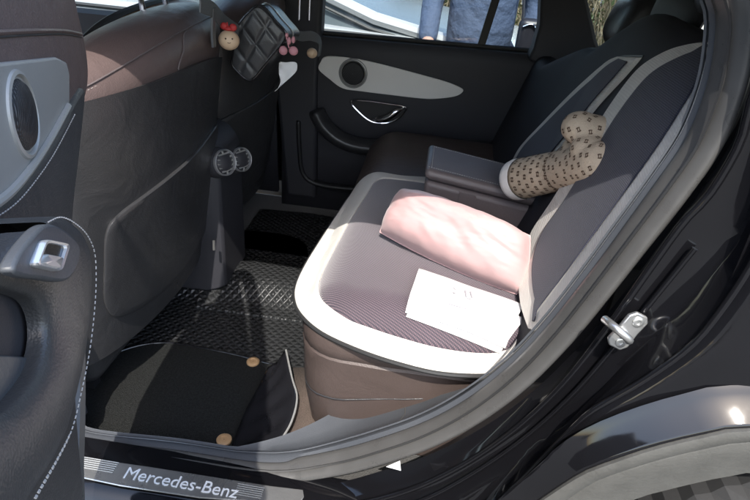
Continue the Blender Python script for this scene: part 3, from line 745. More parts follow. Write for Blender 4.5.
# ------------------------------------------------------------------ front seats
def xs(z): return -.655+(z-.67)*.155
def front_seat(yc, label, HW):
    def top(v): return 1.247-.036*max(0, .45-v)**2-.10*max(0, v-.45)**2
    def surf(v, z, off, side=1):
        t_ = top(v); q = max(0, min(.999, (z-(t_-.085))/.085)); 
        D_ = .115*(1-min(1, abs(v))**2.1)**.5; roll = sqrt(1-q*q)
        w_ = HW*(1-.05*max(0, (.75-z)/.25))
        nx = side*(D_*roll*.92+.004); 
        return V((xs(z)-.098+nx+off*side*(.6+.4*(1-abs(v))), yc+v*(w_+off*.9), z+off*q))
    rows = []
    VS = [sin(pi/2*(-1+2*k/56)) for k in range(57)]
    for v in VS:
        t_ = top(v)+.002; zz = [.50+(t_-.09-.50)*k/16 for k in range(17)]+[t_-.09+.088*sin(pi/2*k/8) for k in range(1, 9)]
        rows.append([surf(v, z, 0) for z in zz]+[surf(v, z, 0, -1) for z in zz[::-1]])
    body = MB().grid(rows, False, True, True).build('front_seat', M['leather_brown'], car, label=label)
    def zs(v): return 1.143-.012*max(0, -v)**4-.062*max(0, v)**1.7
    rows = []
    for k in range(26):
        row = []
        for v in VS:
            zt = min(zs(v), top(v)-.03); z = .51+(zt-.51)*min(1, k/23)
            row.append(surf(v, z-(.001 if k == 25 else 0), (.011, .011, .009, -.003)[max(0, k-22)]))
        rows.append(row)
    sh = MB().grid(rows).build('seat_shell', M['leather_black'], body)
    def pm(u, z, off): return surf(max(-.97, min(.97, (u-yc)/HW)), z, .0105+off)
    y0, y1 = yc-.30, yc+.25
    o = [(y0, .66), (y0, .78), (y0+.005, .855), (y0+.03, .885), (y0+.10, .900), (yc-.02, .915), (y1-.10, .93), (y1, .92), (y1+.01, .85), (y1+.005, .7), (y1-.02, .62), (yc, .575), (y0+.06, .60)]
    o = [(v.x, v.y) for v in spl([(a, b, 0) for a, b in o], 5, True)]
    patch(o, pm, .010, .014, 14).build('seat_pocket', M['leather_black'], body)
    return body, surf, top
fs, surf, stop = front_seat(.53, "driver's seat seen from behind, brown leather above a black hard shell", .375)
def seamline(pts, name='seam', st=True):
    sm = spl([surf(v, z, .0012) for v, z in pts], 8)
    MB().tube(sm, .0017, 6).build(name, M['leather_taupe'], fs)
    if st: stitches([p+V((.001, 0, -.007)) for p in sm], 'stitching', fs)
seamline([(v, stop(v)-.028) for v in (-.95, -.8, -.6, -.4, -.2, 0, .2, .4, .6, .8)])
seamline([(.10, stop(.1)-.030), (.02, 1.205), (-.06, 1.18), (-.13, 1.16), (-.15, 1.145)], st=False)
# headrest with posts
h = headrest((-.74, .60, 1.43), .26, .18, .11, .15).build('front_headrest', M['leather_brown'], fs)
for q_ in (.64, .76): MB().tube([(-.72, q_, 1.20), (-.73, q_, 1.34)], .007).build('post', M['chrome'], h)
# tan inner side of the backrest with a black edge, showing beyond the near shoulder
tb = [P(*q, x=-.86) for q in ((72, 62), (80, 46), (88, 37), (102, 25), (122, 14), (150, 4), (176, -2))]
tb = resample(spl(tb, 6), 30)
rows = [[p+V((0, -.0, -.004)), p+V((.06, .01, -.012)), p+V((.13, .02, -.05)), p+V((.14, .03, -.12))] for p in tb]
MB().grid(rows).build('front_bolster', M['tan'], fs, solid=.01)
MB().tube(tb, .012, 8).build('bolster_edge', M['rubber_black'], fs)
b = MB(); b.box((-1.2, .22, .40), (-.74, .71, .60)); b.build('seat_base', M['leather_black'], fs, bevel=.04, seg=4)
for q_ in (.26, .66): MB().box((-1.1, q_, .345), (-.78, q_+.03, .40)).build('seat_rail', M['plastic'], fs)
ps, _, _ = front_seat(1.235, "passenger's seat seen from behind, in the shade beyond the console", .29)
b = MB(); b.box((-1.2, .96, .40), (-.72, 1.45, .60)); b.build('seat_base', M['leather_black'], ps, bevel=.04, seg=4)
h = headrest((-.72, 1.235, 1.42), .26, .18, .11, .15).build('front_headrest', M['leather_black'], ps)

# ------------------------------------------------------------------ centre console with air vents
rows = []
for x, z0, z1, w in ((-1.55, .38, .88, .11), (-.80, .38, .90, .115), (-.66, .38, .90, .115), (-.625, .39, .885, .108), (-.60, .40, .86, .095)):
    ring = [(x, .83-w, z0), (x, .83-w, (z0+z1)/2), (x, .83-w*.95, z1-.03), (x, .83-w*.7, z1), (x, .83+w*.7, z1), (x, .83+w*.95, z1-.03), (x, .83+w, (z0+z1)/2), (x, .83+w, z0)]
    rows.append(ring)
con = MB().grid(rows, False, True, True).build('centre_console', M['plastic_soft'], car, bevel=.008)
for s_ in (-1, 1):
    c = P(221 if s_ < 0 else 238, 162 if s_ < 0 else 159, x=-.592)
    nn = V((1, -.5, .3)).normalized(); u = V((0, 0, 1)).cross(nn).normalized(); w = nn.cross(u)
    c = c+V((.012, 0, 0)); MB().sphere(c-nn*.036, .046, 24, 16).build('vent_housing', M['plastic_soft'], con)
    v_ = ringmesh(c, u, w, nn, ((.038, -.006), (.038, .004), (.0365, .006), (.035, .004), (.034, -.004)), 32).build('air_vent', M['satin'], con)
    b = MB()
    for k in (-2, -1, 0, 1, 2):
        hw = .86*sqrt(max(0, .034**2-(k*.012)**2)); q = c+w*k*.012+nn*.002
        b.add([q-u*hw+w*.003, q+u*hw+w*.003, q+u*hw-w*.001+nn*.003, q-u*hw-w*.001+nn*.003], [(0, 1, 2, 3)])
    b.tube([c+w*.034, c-w*.034], .003, 6); b.build('vane', M['silver'], v_)
    ringmesh(c-nn*.004, u, w, nn, ((.036, 0), (.0005, 0)), 24).build('vent_back', M['plastic'], v_)
c = P(214, 250, x=-.605)
MB().tube([c, c+V((0, .004, .03))], .004, 6).build('console_hook', M['steel'], con)

# ================================================================== OPEN REAR DOOR
DA, DD, DN = V((-.48, .015, 0)), V((.375, -.927, 0)), V((.927, .375, 0))
def D(px, py, off=0): return PL(px, py, DA+DN*off, DN)
def dpt(t, off, z): return DA+DD*t+DN*off+V((0, 0, z))
door = bpy.data.objects.new('rear_door', None); COL.objects.link(door); door.parent = car; W[door] = dpt(0, -.05, .4); door.location = W[door]-W[car]
def dplate(pxs, off, thick, name, mt, parent=door, n=6, bevel=.004, seg=3):
    o = spl([D(*q, off+thick) for q in pxs], n, True)
    return MB().plate(o, -DN, thick).build(name, mt, parent, bevel=bevel, seg=seg)
# outer skin
def tmin(z, off, px):
    lo, hi = -.3, .6
    for _ in range(40):
        t = (lo+hi)/2; q = dpt(t, off, z)-CAM; x = 375+F*q.dot(CR)/q.dot(CF)
        if x > px: lo = t
        else: hi = t
    return max(.02, t)
rows = []
for i in range(15):
    row = []
    for z in (.42, .55, .75, .95, 1.15, 1.29):
        t0 = tmin(z, -.13, 66); row.append(dpt(t0+(1.0-t0)*i/14, -.13-.02*sin(pi*min(1, (z-.3)/.9)), z))
    rows.append(row)
MB().grid(rows).build('door_skin', M['paint'], door)
# inner carcass: slab behind the trim
o = [dpt(tmin(z, -.03, 70), -.03, z) for z in (1.30, 1.15, 1.0, .85, .7, .6, .5, .45)]+[dpt(t, -.03, z) for t, z in ((.60, .45), (.80, .62), (.92, .85), (1.0, 1.30))]
MB().plate(o, -DN, .085).build('inner_panel', M['plastic'], door, bevel=.004)
# main leather trim panel
up = dplate([(66, -60), (76, 0), (86, 45), (89, 80), (84, 105), (76, 116), (70, 120), (20, 160), (-160, 190), (-220, 60), (-190, -80)], -.032, .030, 'upper_trim', M['leather_brown'], n=5, bevel=.008)
_sl = spl([D(x, y, -.0015) for x, y in ((-60, 36), (0, 32), (40, 30.5), (66, 31), (81, 34))], 6)
MB().tube(_sl, .0022, 6).build('seam', M['leather_brown'], up)
MB().tube([p+V((0, 0, -.004)) for p in _sl], .0010, 6).build('seam_fold', M['rubber_black'], up)
dplate([(-3, 63), (57, 57), (67, 62), (70, 75), (70, 106), (64, 118), (40, 155), (20, 184), (0, 200), (-150, 240), (-160, 75)], -.004, .006, 'trim_insert', M['silver'], n=0+1, bevel=.003)
ctr_ = D(23, 115, .002)
# speaker fitted in door plane
tt = D(23, 66, .002); bb = D(23, 164, .002)
uu = (D(40, 115, .002)-D(6, 115, .002))*.5
uz_ = V((0, 0, 1)); ud = DD
ha = abs((tt-bb).z)/2; hb_ = ha*.98
ringmesh(ctr_, ud*1.0, uz_, DN, ((hb_*1.16, -.001), (hb_*1.12, .002), (hb_*1.03, .003), (hb_*.98, .001), (hb_*.96, -.003)), 48).build('speaker_ring', M['silver'], door)
ringmesh(ctr_, ud*1.0, uz_, DN, ((hb_*.965, -.002), (hb_*.8, .004), (hb_*.4, .006), (.0005, .006)), 48).build('speaker_grille', M['mesh_dark'], door)
# lower black leather trim, with the twin-stitched diagonal seam
lw = dplate([(86, 88), (81, 150), (74, 215), (72, 300), (78, 420), (84, 520), (60, 640), (-250, 700), (-330, 340), (-90, 262), (0, 203), (22, 186), (46, 153), (66, 120), (72, 105)], -.040, .043, 'lower_trim', M['leather_door'], n=3, bevel=.006)
for dx in (0, 7):
    pth = spl([D(x+dx*.7, y+dx*.9, .004) for x, y in ((70, 108), (50, 146), (28, 178), (5, 202), (-40, 228))], 6)
    stitches(pth, 'stitching', lw, .006, .004, .0006)
MB().tube(spl([D(x, y, .003) for x, y in ((68, 106), (48, 142), (26, 174), (2, 199), (-40, 224))], 6), .004, 8).build('trim_strip', M['silver'], lw)
# armrest: silhouette edge towards the car, top face, pocket opening
edge_px = [(44, 222), (58, 216), (73, 221), (86, 233), (94, 252), (95, 280), (93, 310), (88, 350), (80, 390), (70, 430), (56, 460), (36, 495), (10, 540), (-60, 640)]
inn_px = [(20, 232), (10, 246), (2, 262), (-6, 276), (2, 286), (20, 291), (38, 300), (46, 320), (46, 345), (38, 372), (20, 398), (0, 415), (-50, 450), (-160, 520)]
eo = [D(x-3, y, .048) for x, y in edge_px]; ei = [D(x, y, .045) for x, y in inn_px]
eo, ei = resample(spl(eo, 6), 60), resample(spl(ei, 6), 60); rows = []
for i, (a, b_) in enumerate(zip(eo, ei)):
    row = [a-DN*.07, a-DN*.02, a-DN*.006]
    for k in range(9):
        t = k/8; q = a.lerp(b_, t)+DN*(.008*sin(pi*t)**.7); row.append(q)
    row += [b_-DN*.004, b_-DN*.012]
    rows.append(row)
ar = MB().grid(rows).build('armrest', M['leather_door'], door, sub=1)
stitches([a.lerp(b_, .05)+DN*.0050 for a, b_ in zip(eo, ei)], 'stitching', ar, .0055, .004, .00055)
stitches([a.lerp(b_, .10)+DN*.0065 for a, b_ in zip(eo[38:], ei[38:])], 'stitching', ar, .0055, .004, .00055)
# switch plate and switch
swo = [(37, 232), (52, 224), (68, 232), (79, 244), (80, 258), (75, 272), (66, 281), (45, 279), (14, 270)]
so = spl([D(x, y, .062) for x, y in swo], 5, True)
swp = MB().plate(so, -DN, .008).build('switch_plate', M['plastic_trim'], door, bevel=.002)
q4 = [D(x, y, .064) for x, y in ((43, 239), (68, 244), (59, 272), (32, 266))]
c = (q4[0]+q4[1]+q4[2]+q4[3])/4
def rrect(q, s_, off, r=.18, n=4):
    c = (q[0]+q[1]+q[2]+q[3])/4; q = [c+(p-c)*s_+DN*off for p in q]; out = []
    for i in range(4):
        p, a, b_ = q[i], q[i-1], q[(i+1) % 4]
        s0, s1 = p.lerp(a, r), p.lerp(b_, r)
        for k in range(n+1):
            t = k/n; out.append(s0*(1-t)**2+p*2*t*(1-t)+s1*t*t)
    return out
fr = [rrect(q4, 1, -.002), rrect(q4, 1, .001), rrect(q4, .95, .0022), rrect(q4, .80, .0018), rrect(q4, .77, -.001)]
sw = MB().grid(fr, False, True).build('window_switch', M['satin'], swp)
MB().plate(rrect(q4, .78, -.001), DN, .001).build('switch_well', M['shiny_black'], sw)
qb = [q4[0].lerp(q4[3], .45), q4[1].lerp(q4[2], .45), q4[2], q4[3]]
MB().grid([rrect(qb, .74, 0, .2), rrect(qb, .73, .0015, .2), rrect(qb, .62, .003, .2), rrect(qb, .01, .003, .2)], False, True).build('rocker', M['satin'], sw)
# pocket inside the pull: dark well with pale divider
dplate([(-150, 470), (-140, 300), (0, 284), (30, 292), (48, 318), (46, 350), (34, 384), (0, 420), (-60, 470)], .024, .006, 'pull_pocket', M['plastic_soft'], n=3, bevel=.001)
dplate([(-60, 356), (0, 355), (30, 358), (37, 364), (28, 384), (10, 403), (-10, 420), (-60, 440)], .031, .004, 'pocket_liner', M['plastic_trim'], n=3, bevel=.003)
# lower edge seal of the door, beside the sill plate
MB().tube(spl([D(x, y, -.01) for x, y in ((74, 300), (74, 400), (73, 440), (72, 470), (72, 520), (60, 600))], 5), .012, 8).build('door_edge_seal', M['rubber'], door)
# window frame with privacy glass
fr = spl([dpt(.09, -.08, 1.28), dpt(.09, -.06, 1.45), dpt(.11, -.04, 1.58), dpt(.20, -.02, 1.64), dpt(.45, -.02, 1.645), dpt(.75, -.03, 1.60), dpt(.90, -.06, 1.46), dpt(.95, -.10, 1.28)], 6)
MB().tube(fr, .022, 8).build('window_frame', M['rubber_black'], door)
MB().plate([dpt(t, -.07, z) for t, z in ((.10, 1.27), (.94, 1.27), (.90, 1.46), (.74, 1.60), (.45, 1.64), (.21, 1.635), (.12, 1.58), (.10, 1.45))], DN, .003).build('window_glass', M['glass_tint'], door)
MB().tube([dpt(.72, -.065, 1.28), dpt(.68, -.045, 1.61)], .016, 8).build('window_divider', M['rubber_black'], door)

# ================================================================== THINGS IN THE CAR
# pink pillow
def pillow():
    # corner points: left, right-near, right-far, left-far
    c0, c1 = P(380, 232, z=.80), P(522, 296, z=.775)
    c2, c3 = P(530, 236, z=.90), P(402, 190, z=.885)
    A = lambda u, v: c0*(1-u)*(1-v)+c1*u*(1-v)+c2*u*v+c3*(1-u)*v
    nn = (c1-c0).cross(c3-c0).normalized()
    if nn.z < 0: nn = -nn
    top, bot = [], []
    N = 44
    for i in range(N+1):
        r1, r2 = [], []
        for j in range(N+1):
            u, v = i/N, j/N
            a, b_ = 2*u-1, 2*v-1
            e = max(0, (1-a**4))*max(0, (1-b_**4)); e = e**.5
            pin = .045*((a*a)*(1-b_*b_))+.0
            uu_ = u+(u-.5)*.03*(1-b_*b_)*abs(a)**3; vv_ = v+(v-.5)*.16*(1-a*a)*abs(b_)**3
            q = A(uu_, vv_)
            wr = .007*noise.noise(V((u*5+v*2, v*3, 2)))+.0035*noise.noise(V((u*11+v*5, v*5, 5)))-.006*abs(noise.noise(V((u*6+v*3, v*5-u*2, 11))))-.004*abs(noise.noise(V((u*13-v*6, v*7, 4))))
            edgew = .008*sin(u*38+2*noise.noise(V((u*9, v*2, 0))))*(1-e)*(abs(b_)**2)*e**.3
            r1.append(q+nn*(e*.088+wr*.85*e**.6+edgew*.8)); r2.append(q-nn*(e*.040+wr*e))
        top.append(r1); bot.append(r2)
    return top, bot
top, bot = pillow()
pt = thing('pillow', top[22][22]-V((0, 0, .06)), 'small pink satin pillow lying on the rear cushion against the folded armrest', 'pillow')
MB().grid(top).build('satin_face', M['pink'], pt, sub=1)
MB().grid(bot).build('back_face', M['pinkb'], pt, sub=1)
N_ = 44; ring = [top[i][0] for i in range(N_)]+[top[N_][j] for j in range(N_)]+[top[i][N_] for i in range(N_, 0, -1)]+[top[0][j] for j in range(N_, 0, -1)]
MB().tube(ring, .0016, 6, True).build('piping', M['pink'], pt)

# white leaflet
def sheet(cs, bend, name, z_off, parent):
    N = 18; rows = []
    for i in range(N+1):
        r = []
        for j in range(N+1):
            u, v = i/N, j/N; q = cs[0]*(1-u)*(1-v)+cs[1]*u*(1-v)+cs[2]*u*v+cs[3]*(1-u)*v
            h = max(zc(q.x, q.y)+.016, 0)+z_off+bend(u, v); r.append(V((q.x, q.y, h)))
        rows.append(r)
    return MB().grid(rows).build(name, M['paper'], parent, solid=.0006)
lf = thing('leaflet', P(470, 320, z=.775), 'folded white paper leaflet lying on the cushion cover in front of the pillow', 'leaflet')
def ZP(px, py):
    z = .77
    for _ in range(60):
        p = P(px, py, z=z); z += .3*(zc(p.x, p.y)+.019-z)
    return p
cs = [ZP(405, 314), ZP(419, 269), ZP(524, 306), ZP(505, 350)]
sheet([cs[0], cs[3], cs[2], cs[1]], lambda u, v: .008*sin(pi*u)*(1-v)**1.5+.005*sin(pi*v)*u**3+.003*noise.noise(V((u*3, v*3, 1)))+.003, 'top_sheet', .003, lf)
cs2 = [ZP(406, 316), ZP(500, 353), ZP(526, 318), ZP(425, 285)]
sheet(cs2, lambda u, v: .0, 'bottom_sheet', .001, lf)
# faint printed marks
b = MB()
def on_sheet(px, py):
    q = ZP(px, py); q.z = zc(q.x, q.y)+.016+.003+.002+.0085
    return q
for x0, y0, x1, y1 in ((453, 290, 456, 293), (452, 296, 455, 297.5), (465, 293, 465.6, 301), (470, 294, 471.5, 302), (466, 302, 471, 303.5), (448, 308, 466, 313)):
    p = on_sheet(x0, y0); q = on_sheet(x1, y1); t = (q-p).normalized(); w_ = V((-t.y, t.x, 0))*.0016
    b.add([p+w_, q+w_, q-w_, p-w_, p+w_+V((0, 0, .0004)), q+w_+V((0, 0, .0004)), q-w_+V((0, 0, .0004)), p-w_+V((0, 0, .0004))], [(4, 5, 6, 7), (0, 1, 5, 4), (1, 2, 6, 5), (2, 3, 7, 6), (3, 0, 4, 7)])
b.build('print', M['ink'], lf, smooth=False)

# monogrammed cloth doll lying behind the armrest
f0 = P(521, 178, y=.66); f1 = P(560, 165, y=.69); f2 = P(590, 158, y=.72)
ddl = thing('cloth_doll', f1-V((0, 0, .05)), 'beige monogrammed cloth doll lying between armrest and backrest, foot towards the camera', 'soft toy')
def HB(px, py, gap):
    y_, z_ = SB(px, py); h_ = V((xb(y_, z_)-.01, y_, z_)); return h_+(CAM-h_).normalized()*gap
f0 = P(525, 178, y=.565); f1 = HB(562, 170, .02); f2 = HB(600, 163, -.03)
legax = (f1-f0).normalized()
b = MB()
def limb(mb, pts, rs, n=24):
    pp = spl(pts, 6); rr = resample([V((r, 0, 0)) for r in rs], len(pp)); mb.tube(pp, [max(.002, a.x) for a in rr], n); return pp
b = MB(); limb(b, [f0, f0.lerp(f1, .5), f1, f2], [.049, .047, .045, .042]); b.sphere(f0+legax*.004, (.048, .048, .048)); b.sphere(f2, .042)
hand = HB(573, 148, .05); body = HB(590, 131, .04)-V((.05, 0, 0))
limb(b, [hand, hand+V((.05, .01, .0)), hand+V((.10, .03, .01))], [.024, .024, .023], 18); b.sphere(hand, .025)
b.sphere(body+V((.05, 0, 0)), (.060, .045, .034)); b.sphere(body+V((.03, .0, .006)), (.040, .04, .032))
b.sphere(HB(590, 150, .02), (.04, .035, .03))
dm = b.build('doll_body', M['plush'], ddl); rm = dm.modifiers.new('r', 'REMESH'); rm.mode = 'VOXEL'; rm.voxel_size = .0035; sm_ = dm.modifiers.new('c', 'SMOOTH'); sm_.iterations = 14; sm_.factor = .5
for p_ in dm.data.polygons: p_.use_smooth = True
rm.use_smooth_shade = True
# sole
sc_ = f0-legax*.034; su = legax.cross(V((0, 0, 1))).normalized(); sv = su.cross(legax)
ringmesh(sc_, su, sv, -legax, ((.0500, -.030), (.0505, -.010), (.0485, .002), (.041, .010), (.020, .015), (.0005, .016)), 32).build('sole', M['sole'], ddl)
# interlocking letter pairs printed on the cloth
def glyph(c, u, v, s_, nrm, mb):
    for sg in (1, -1):
        pts = []
        for k in range(12):
            a = radians(50+k*25); pts.append((cos(a)*.5*sg+.18*sg, sin(a)*.62*sg))
        pts += [(pts[-1][0]-.32*sg, pts[-1][1]+.0)]
        path = [c+u*x*s_+v*y*s_+nrm*.0006 for x, y in pts]
        w_ = s_*.11
        for i in range(len(path)-1):
            t = (path[i+1]-path[i]).normalized(); n2 = nrm.cross(t)*w_
            mb.add([path[i]+n2, path[i+1]+n2, path[i+1]-n2, path[i]-n2], [(0, 1, 2, 3)])
gm = MB()
for ri, tt_ in enumerate([.10+.17*k for k in range(6)]):
    p = f0.lerp(f1, tt_) if tt_ < 1 else f1.lerp(f2, tt_-1); rr = .0494-.0045*tt_
    for k in range(14):
        a = 2*pi*(k+.5*(ri % 2))/14; nr = su*cos(a)+sv*sin(a)
        glyph(p+nr*rr, legax, legax.cross(nr), .0080, nr, gm)
bpy.context.view_layer.update()
dgx = bpy.context.evaluated_depsgraph_get(); ev = dm.evaluated_get(dgx); me_ = ev.to_mesh()
cands = [(dm.matrix_world @ v.co, (dm.matrix_world.to_3x3() @ v.normal).normalized()) for v in me_.vertices]
off_ = W[dm]; 
cands = [(V(c-dm.matrix_world.translation+off_), n) for c, n in cands]; ev.to_mesh_clear()
random.Random(5).shuffle(cands); placed = []
for c, n in cands:
    tl = (c-f0).dot(legax)/(f1-f0).length
    if tl < .95 and (c-(f0+legax*(c-f0).dot(legax))).length < .057: continue
    if any((c-p).length < .0165 for p in placed): continue
    placed.append(c); e1 = (legax-n*legax.dot(n))
    if e1.length < .1: e1 = n.orthogonal()
    e1.normalize(); glyph(c+n*.0006, e1, n.cross(e1), .0068, n, gm)
gm.build('monogram_print', M['mono'], ddl, smooth=False)

# ------------------------------------------------------------------ quilted tissue bag strapped between the front seats
bq = V((-.50, .80, 1.13))
bn = (CAM-P(258, 45, y=.80)).normalized(); bn = (bn+V((-.15, -.1, -.15))).normalized()
B = lambda px, py, off=0: PL(px, py, bq+bn*off, bn)
bo_px = [(239, 24), (247, 14), (258, 5), (266, 9), (275, 20), (286, 33), (284, 42), (274, 54), (264, 66), (253, 79), (246, 79), (237, 71), (232, 63), (234, 48), (237, 34)]
bo = resample(spl([B(*q) for q in bo_px], 5, True), 120, True); bc = sum(bo, V((0, 0, 0)))/120
back_dir = (P(306, 34, y=.98)-P(284, 35, y=.80)); back_dir = back_dir.normalized()*.12-bn*.05
bag = thing('tissue_bag', bc-V((0, 0, .08)), 'black quilted tissue bag strapped between the two front seats', 'bag')
rows = []
e1 = (bo[30]-bo[90]).normalized(); e2 = bn.cross(e1)
for s_, off in [(.02+.03*k_, .016-.008*(.02+.03*k_)**3) for k_ in range(32)]+[(.98, .002), (1.0, -.003)]:
    row = []
    for p in bo:
        q = bc+(p-bc)*s_; l = q-bc; a_, b__ = l.dot(CR), l.dot(CU)
        qd = min(abs(((a_+b__*.8)/.060+.5) % 1-.5), abs(((a_-b__*.8)/.060+.5) % 1-.5)); dd = -.004*math.exp(-(qd/.12)**2)
        row.append(q+bn*(off+dd*(s_ < .95)))
    rows.append(row)
MB().grid(rows, False, True).build('quilted_face', M['quilt'], bag, sub=1)
rows = [[bc+(p-bc)*g+back_dir*k for p in bo] for k, g in ((0, 1.0), (.1, 1.03), (.5, 1.05), (.85, 1.0), (1, .85), (1, .02))]
MB().grid(rows, False, True).build('bag_side', M['leather_black'], bag, sub=1)
MB().tube(bo, .0032, 8, True).build('piping', M['shiny_black'], bag)
zp_ = [bc+(p-bc)*1.04+back_dir*.3 for p in bo[4:48]]; MB().tube(zp_, .0022, 6).build('zip', M['steel'], bag)
# tissue
tp = [[P(276+x, 61+y, y=.86) for x, y in r] for r in (((2, 0), (7, 3), (13, 1), (20, 2)), ((0, 6), (7, 9), (14, 6), (21, 8)), ((2, 14), (8, 16), (13, 14), (19, 12)), ((3, 22), (7, 22), (11, 19), (14, 17)), ((0, 30), (2, 28), (5, 25), (8, 22)), ((-4, 33), (-3, 31.5), (-2, 30), (0, 29)))]
for i, r in enumerate(tp):
    for j, q in enumerate(r): q.y += .022*((i+j) % 2)+.012*random.random()
ts = MB().grid(tp).build('tissue', M['paper'], None, sub=2, solid=.001, label='white paper tissue hanging out of the black quilted bag', cat='tissue')
# pink bow charm
c = P(289, 51, y=.80); b = MB()
for dx, dz, r in ((-.016, 0, (.012, .008, .012)), (.012, .002, (.013, .008, .012)), (.0, .026, (.006, .006, .010)), (-.006, .04, (.005, .005, .006)), (.012, .03, (.005, .005, .009))): b.sphere(c+V((dx, 0, dz)), r)
b.build('bow_charm', M['pinkbow'], bag)
# straps with buckles and charms
def ribbon(pts, w, t, mb):
    pp = spl(pts, 6); rows = []
    for i, p in enumerate(pp):
        tg = (pp[min(i+1, len(pp)-1)]-pp[max(i-1, 0)]).normalized(); s_ = tg.cross(V((1, 0, 0))).normalized()
        rows.append([p+s_*w+V((t, 0, 0)), p-s_*w+V((t, 0, 0)), p-s_*w-V((t, 0, 0)), p+s_*w-V((t, 0, 0))])
    return mb.grid(rows, False, True, True)
b = MB(); ribbon([P(200, 4, y=.58), P(213, 10, y=.66), P(224, 22, y=.72), P(238, 32, y=.78)], .018, .002, b)
ribbon([P(214, 8, y=.66), P(213, 30, y=.66), P(214, 47, y=.66)], .010, .003, b)
b.build('strap', M['grey_strap'], bag, bevel=.001)
b = MB(); ribbon([P(288, 30, y=.92), P(300, 36, y=1.0), P(312, 36, y=1.04), P(320, 42, y=1.06), P(319, 56, y=1.06)], .014, .002, b); b.build('strap', M['grey_strap'], bag, bevel=.001)
for q, y, s_ in (((229, 40), .70, 1), ((312, 53), 1.03, .62)):
    c = P(*q, y=y); R_ = .024*s_
    b = MB(); b.sphere(c, (R_*1.1, R_, R_), 20, 14)
    ch = b.build('charm', M['beige'], bag)
    if s_ == 1:
        d = (CAM-c).normalized(); r_ = d.cross(V((0, 0, 1))).normalized()
        b = MB(); b.sphere(c+d*R_*.93+r_*.008+V((0, 0, .003)), .0022); b.sphere(c+d*R_*.93-r_*.008+V((0, 0, .003)), .0022); b.tube([c+d*R_*.99+r_*.004-V((0, 0, .006)), c+d*R_*1.0-V((0, 0, .0075)), c+d*R_*.99-r_*.004-V((0, 0, .006))], .0009, 5)
        b.build('charm_face', M['mono'], ch)
        b = MB(); b.sphere(c+V((0, 0, .027)), (.012, .008, .006)); b.sphere(c+V((-.011, 0, .032)), (.010, .007, .009)); b.sphere(c+V((.012, 0, .031)), (.010, .007, .009)); b.build('charm_bow', M['red'], ch)
MB().tube([P(227, 22, y=.70), P(229, 32, y=.70)], .0016, 6).build('charm_cord', M['red'], bag)
MB().tube([P(286, 36, y=.80), P(289, 48, y=.795)], .0016, 6).build('charm_cord', M['pinkbow'], bag)
# two chrome posts behind the bag (passenger headrest)
for q_ in (299, 309): MB().tube([P(q_, 20, y=1.12), P(q_+1, -8, y=1.12)], .004).build('headrest_post', M['chrome'], ps)
# sticker on the jamb
MB().plate([p+V((0, -.002, 0)) for p in tri], (0, -.6, .8), .001).build('sticker', M['white'], jamb, smooth=False)

# ================================================================== OUTSIDE
def ground():
    rows = []
    N = 60
    for i in range(N+1):
        r = []
        for j in range(N+1):
            u = (i/N*2-1); v = (j/N*2-1); x = 300*math.copysign(abs(u)**2.2, u); y = 300*math.copysign(abs(v)**2.2, v); r.append((x, y, 0))
        rows.append(r)
    return MB().grid(rows).build('ground', M['asphalt'], None, kind='structure')
ground()
MB().box((-8, 6.3, .004), (9, 14, .10)).build('grass_verge', M['grass'], None, kind='structure')
MB().box((-8, 6.15, .0), (9, 6.3, .13)).build('kerb', mat('kerb', (.35, .34, .32), .9, bump=.4, bscale=40), None, kind='structure')

# neighbouring white car
nb = thing('parked_car', (-1.6, 3.3, 0), 'white car parked alongside, its windscreen seen through the far window', 'car')
prof = [(-3.9, .45), (-3.95, .8), (-3.8, .98), (-3.0, 1.0), (-.2, .93), (.55, .84), (.95, .72), (1.05, .5), (1.0, .3), (-3.8, .3)]
b = MB(); yn, yw = 2.50, 1.75
rows = []
for y, ins in ((yn, .05), (yn+.03, .0), (yn+.2, -.0), (yn+yw-.2, -.0), (yn+yw-.03, 0), (yn+yw, .05)):
    rows.append([V((-1.4+(x+1.4)*(1-ins*.4), y, z-ins*.5*(z > .6)+(.04*sin(pi*(y-yn)/yw) if z > .8 else 0))) for x, z in prof])
b.grid(rows, False, True, True).build('car_body', M['white_paint'], nb, sub=0, bevel=.03, seg=3)
gh = [(-3.5, .97), (-3.0, 1.28), (-2.2, 1.40), (-1.45, 1.37), (-1.0, 1.25), (-.66, 1.085), (-.40, 1.0), (.02, .925)]
rl = [[V((x, yn+.06+(z-.9)*.35, z)), V((x, yn+yw-.06-(z-.9)*.35, z))] for x, z in gh]
rows = [[a, a.lerp(c2, .1)+V((0, 0, .012)), a.lerp(c2, .5)+V((0, 0, .035)), a.lerp(c2, .9)+V((0, 0, .012)), c2] for a, c2 in rl]
MB().grid(rows[:4]).build('roof_panel', M['white_paint'], nb)
MB().grid(rows[3:]).build('windscreen', M['glass_blue'], nb)
MB().grid([[a, V((a.x, a.y-.03, .93))] for a, _ in rl]).build('side_windows', M['glass_blue'], nb)
MB().tube([a+V((0, -.01, .004)) for a, _ in rl], .036, 8).build('pillar', M['white_paint'], nb)
MB().tube([V((a.x-.03, a.y-.035, a.z-.045)) for a, _ in rl[1:]], .009, 6).build('window_gasket', M['rubber_black'], nb)
MB().tube([(-3.2, yn+.0, .945), (-.1, yn+.0, .925)], .012, 6).build('belt_strip', M['rubber_black'], nb)
for x in (.25, -3.0):
    w_ = ringmesh(V((x, yn+.02, .32)), ux, uz, un, ((.32, -.18), (.32, .0), (.30, .03), (.22, .04), (.20, .02), (.0005, .0)), 36).build('wheel', M['tyre'], nb)
    ringmesh(V((x, yn+.0, .32)), ux, uz, un, ((.21, .02), (.19, .03), (.05, .02), (.0005, .03)), 24).build('rim', M['silver'], w_)

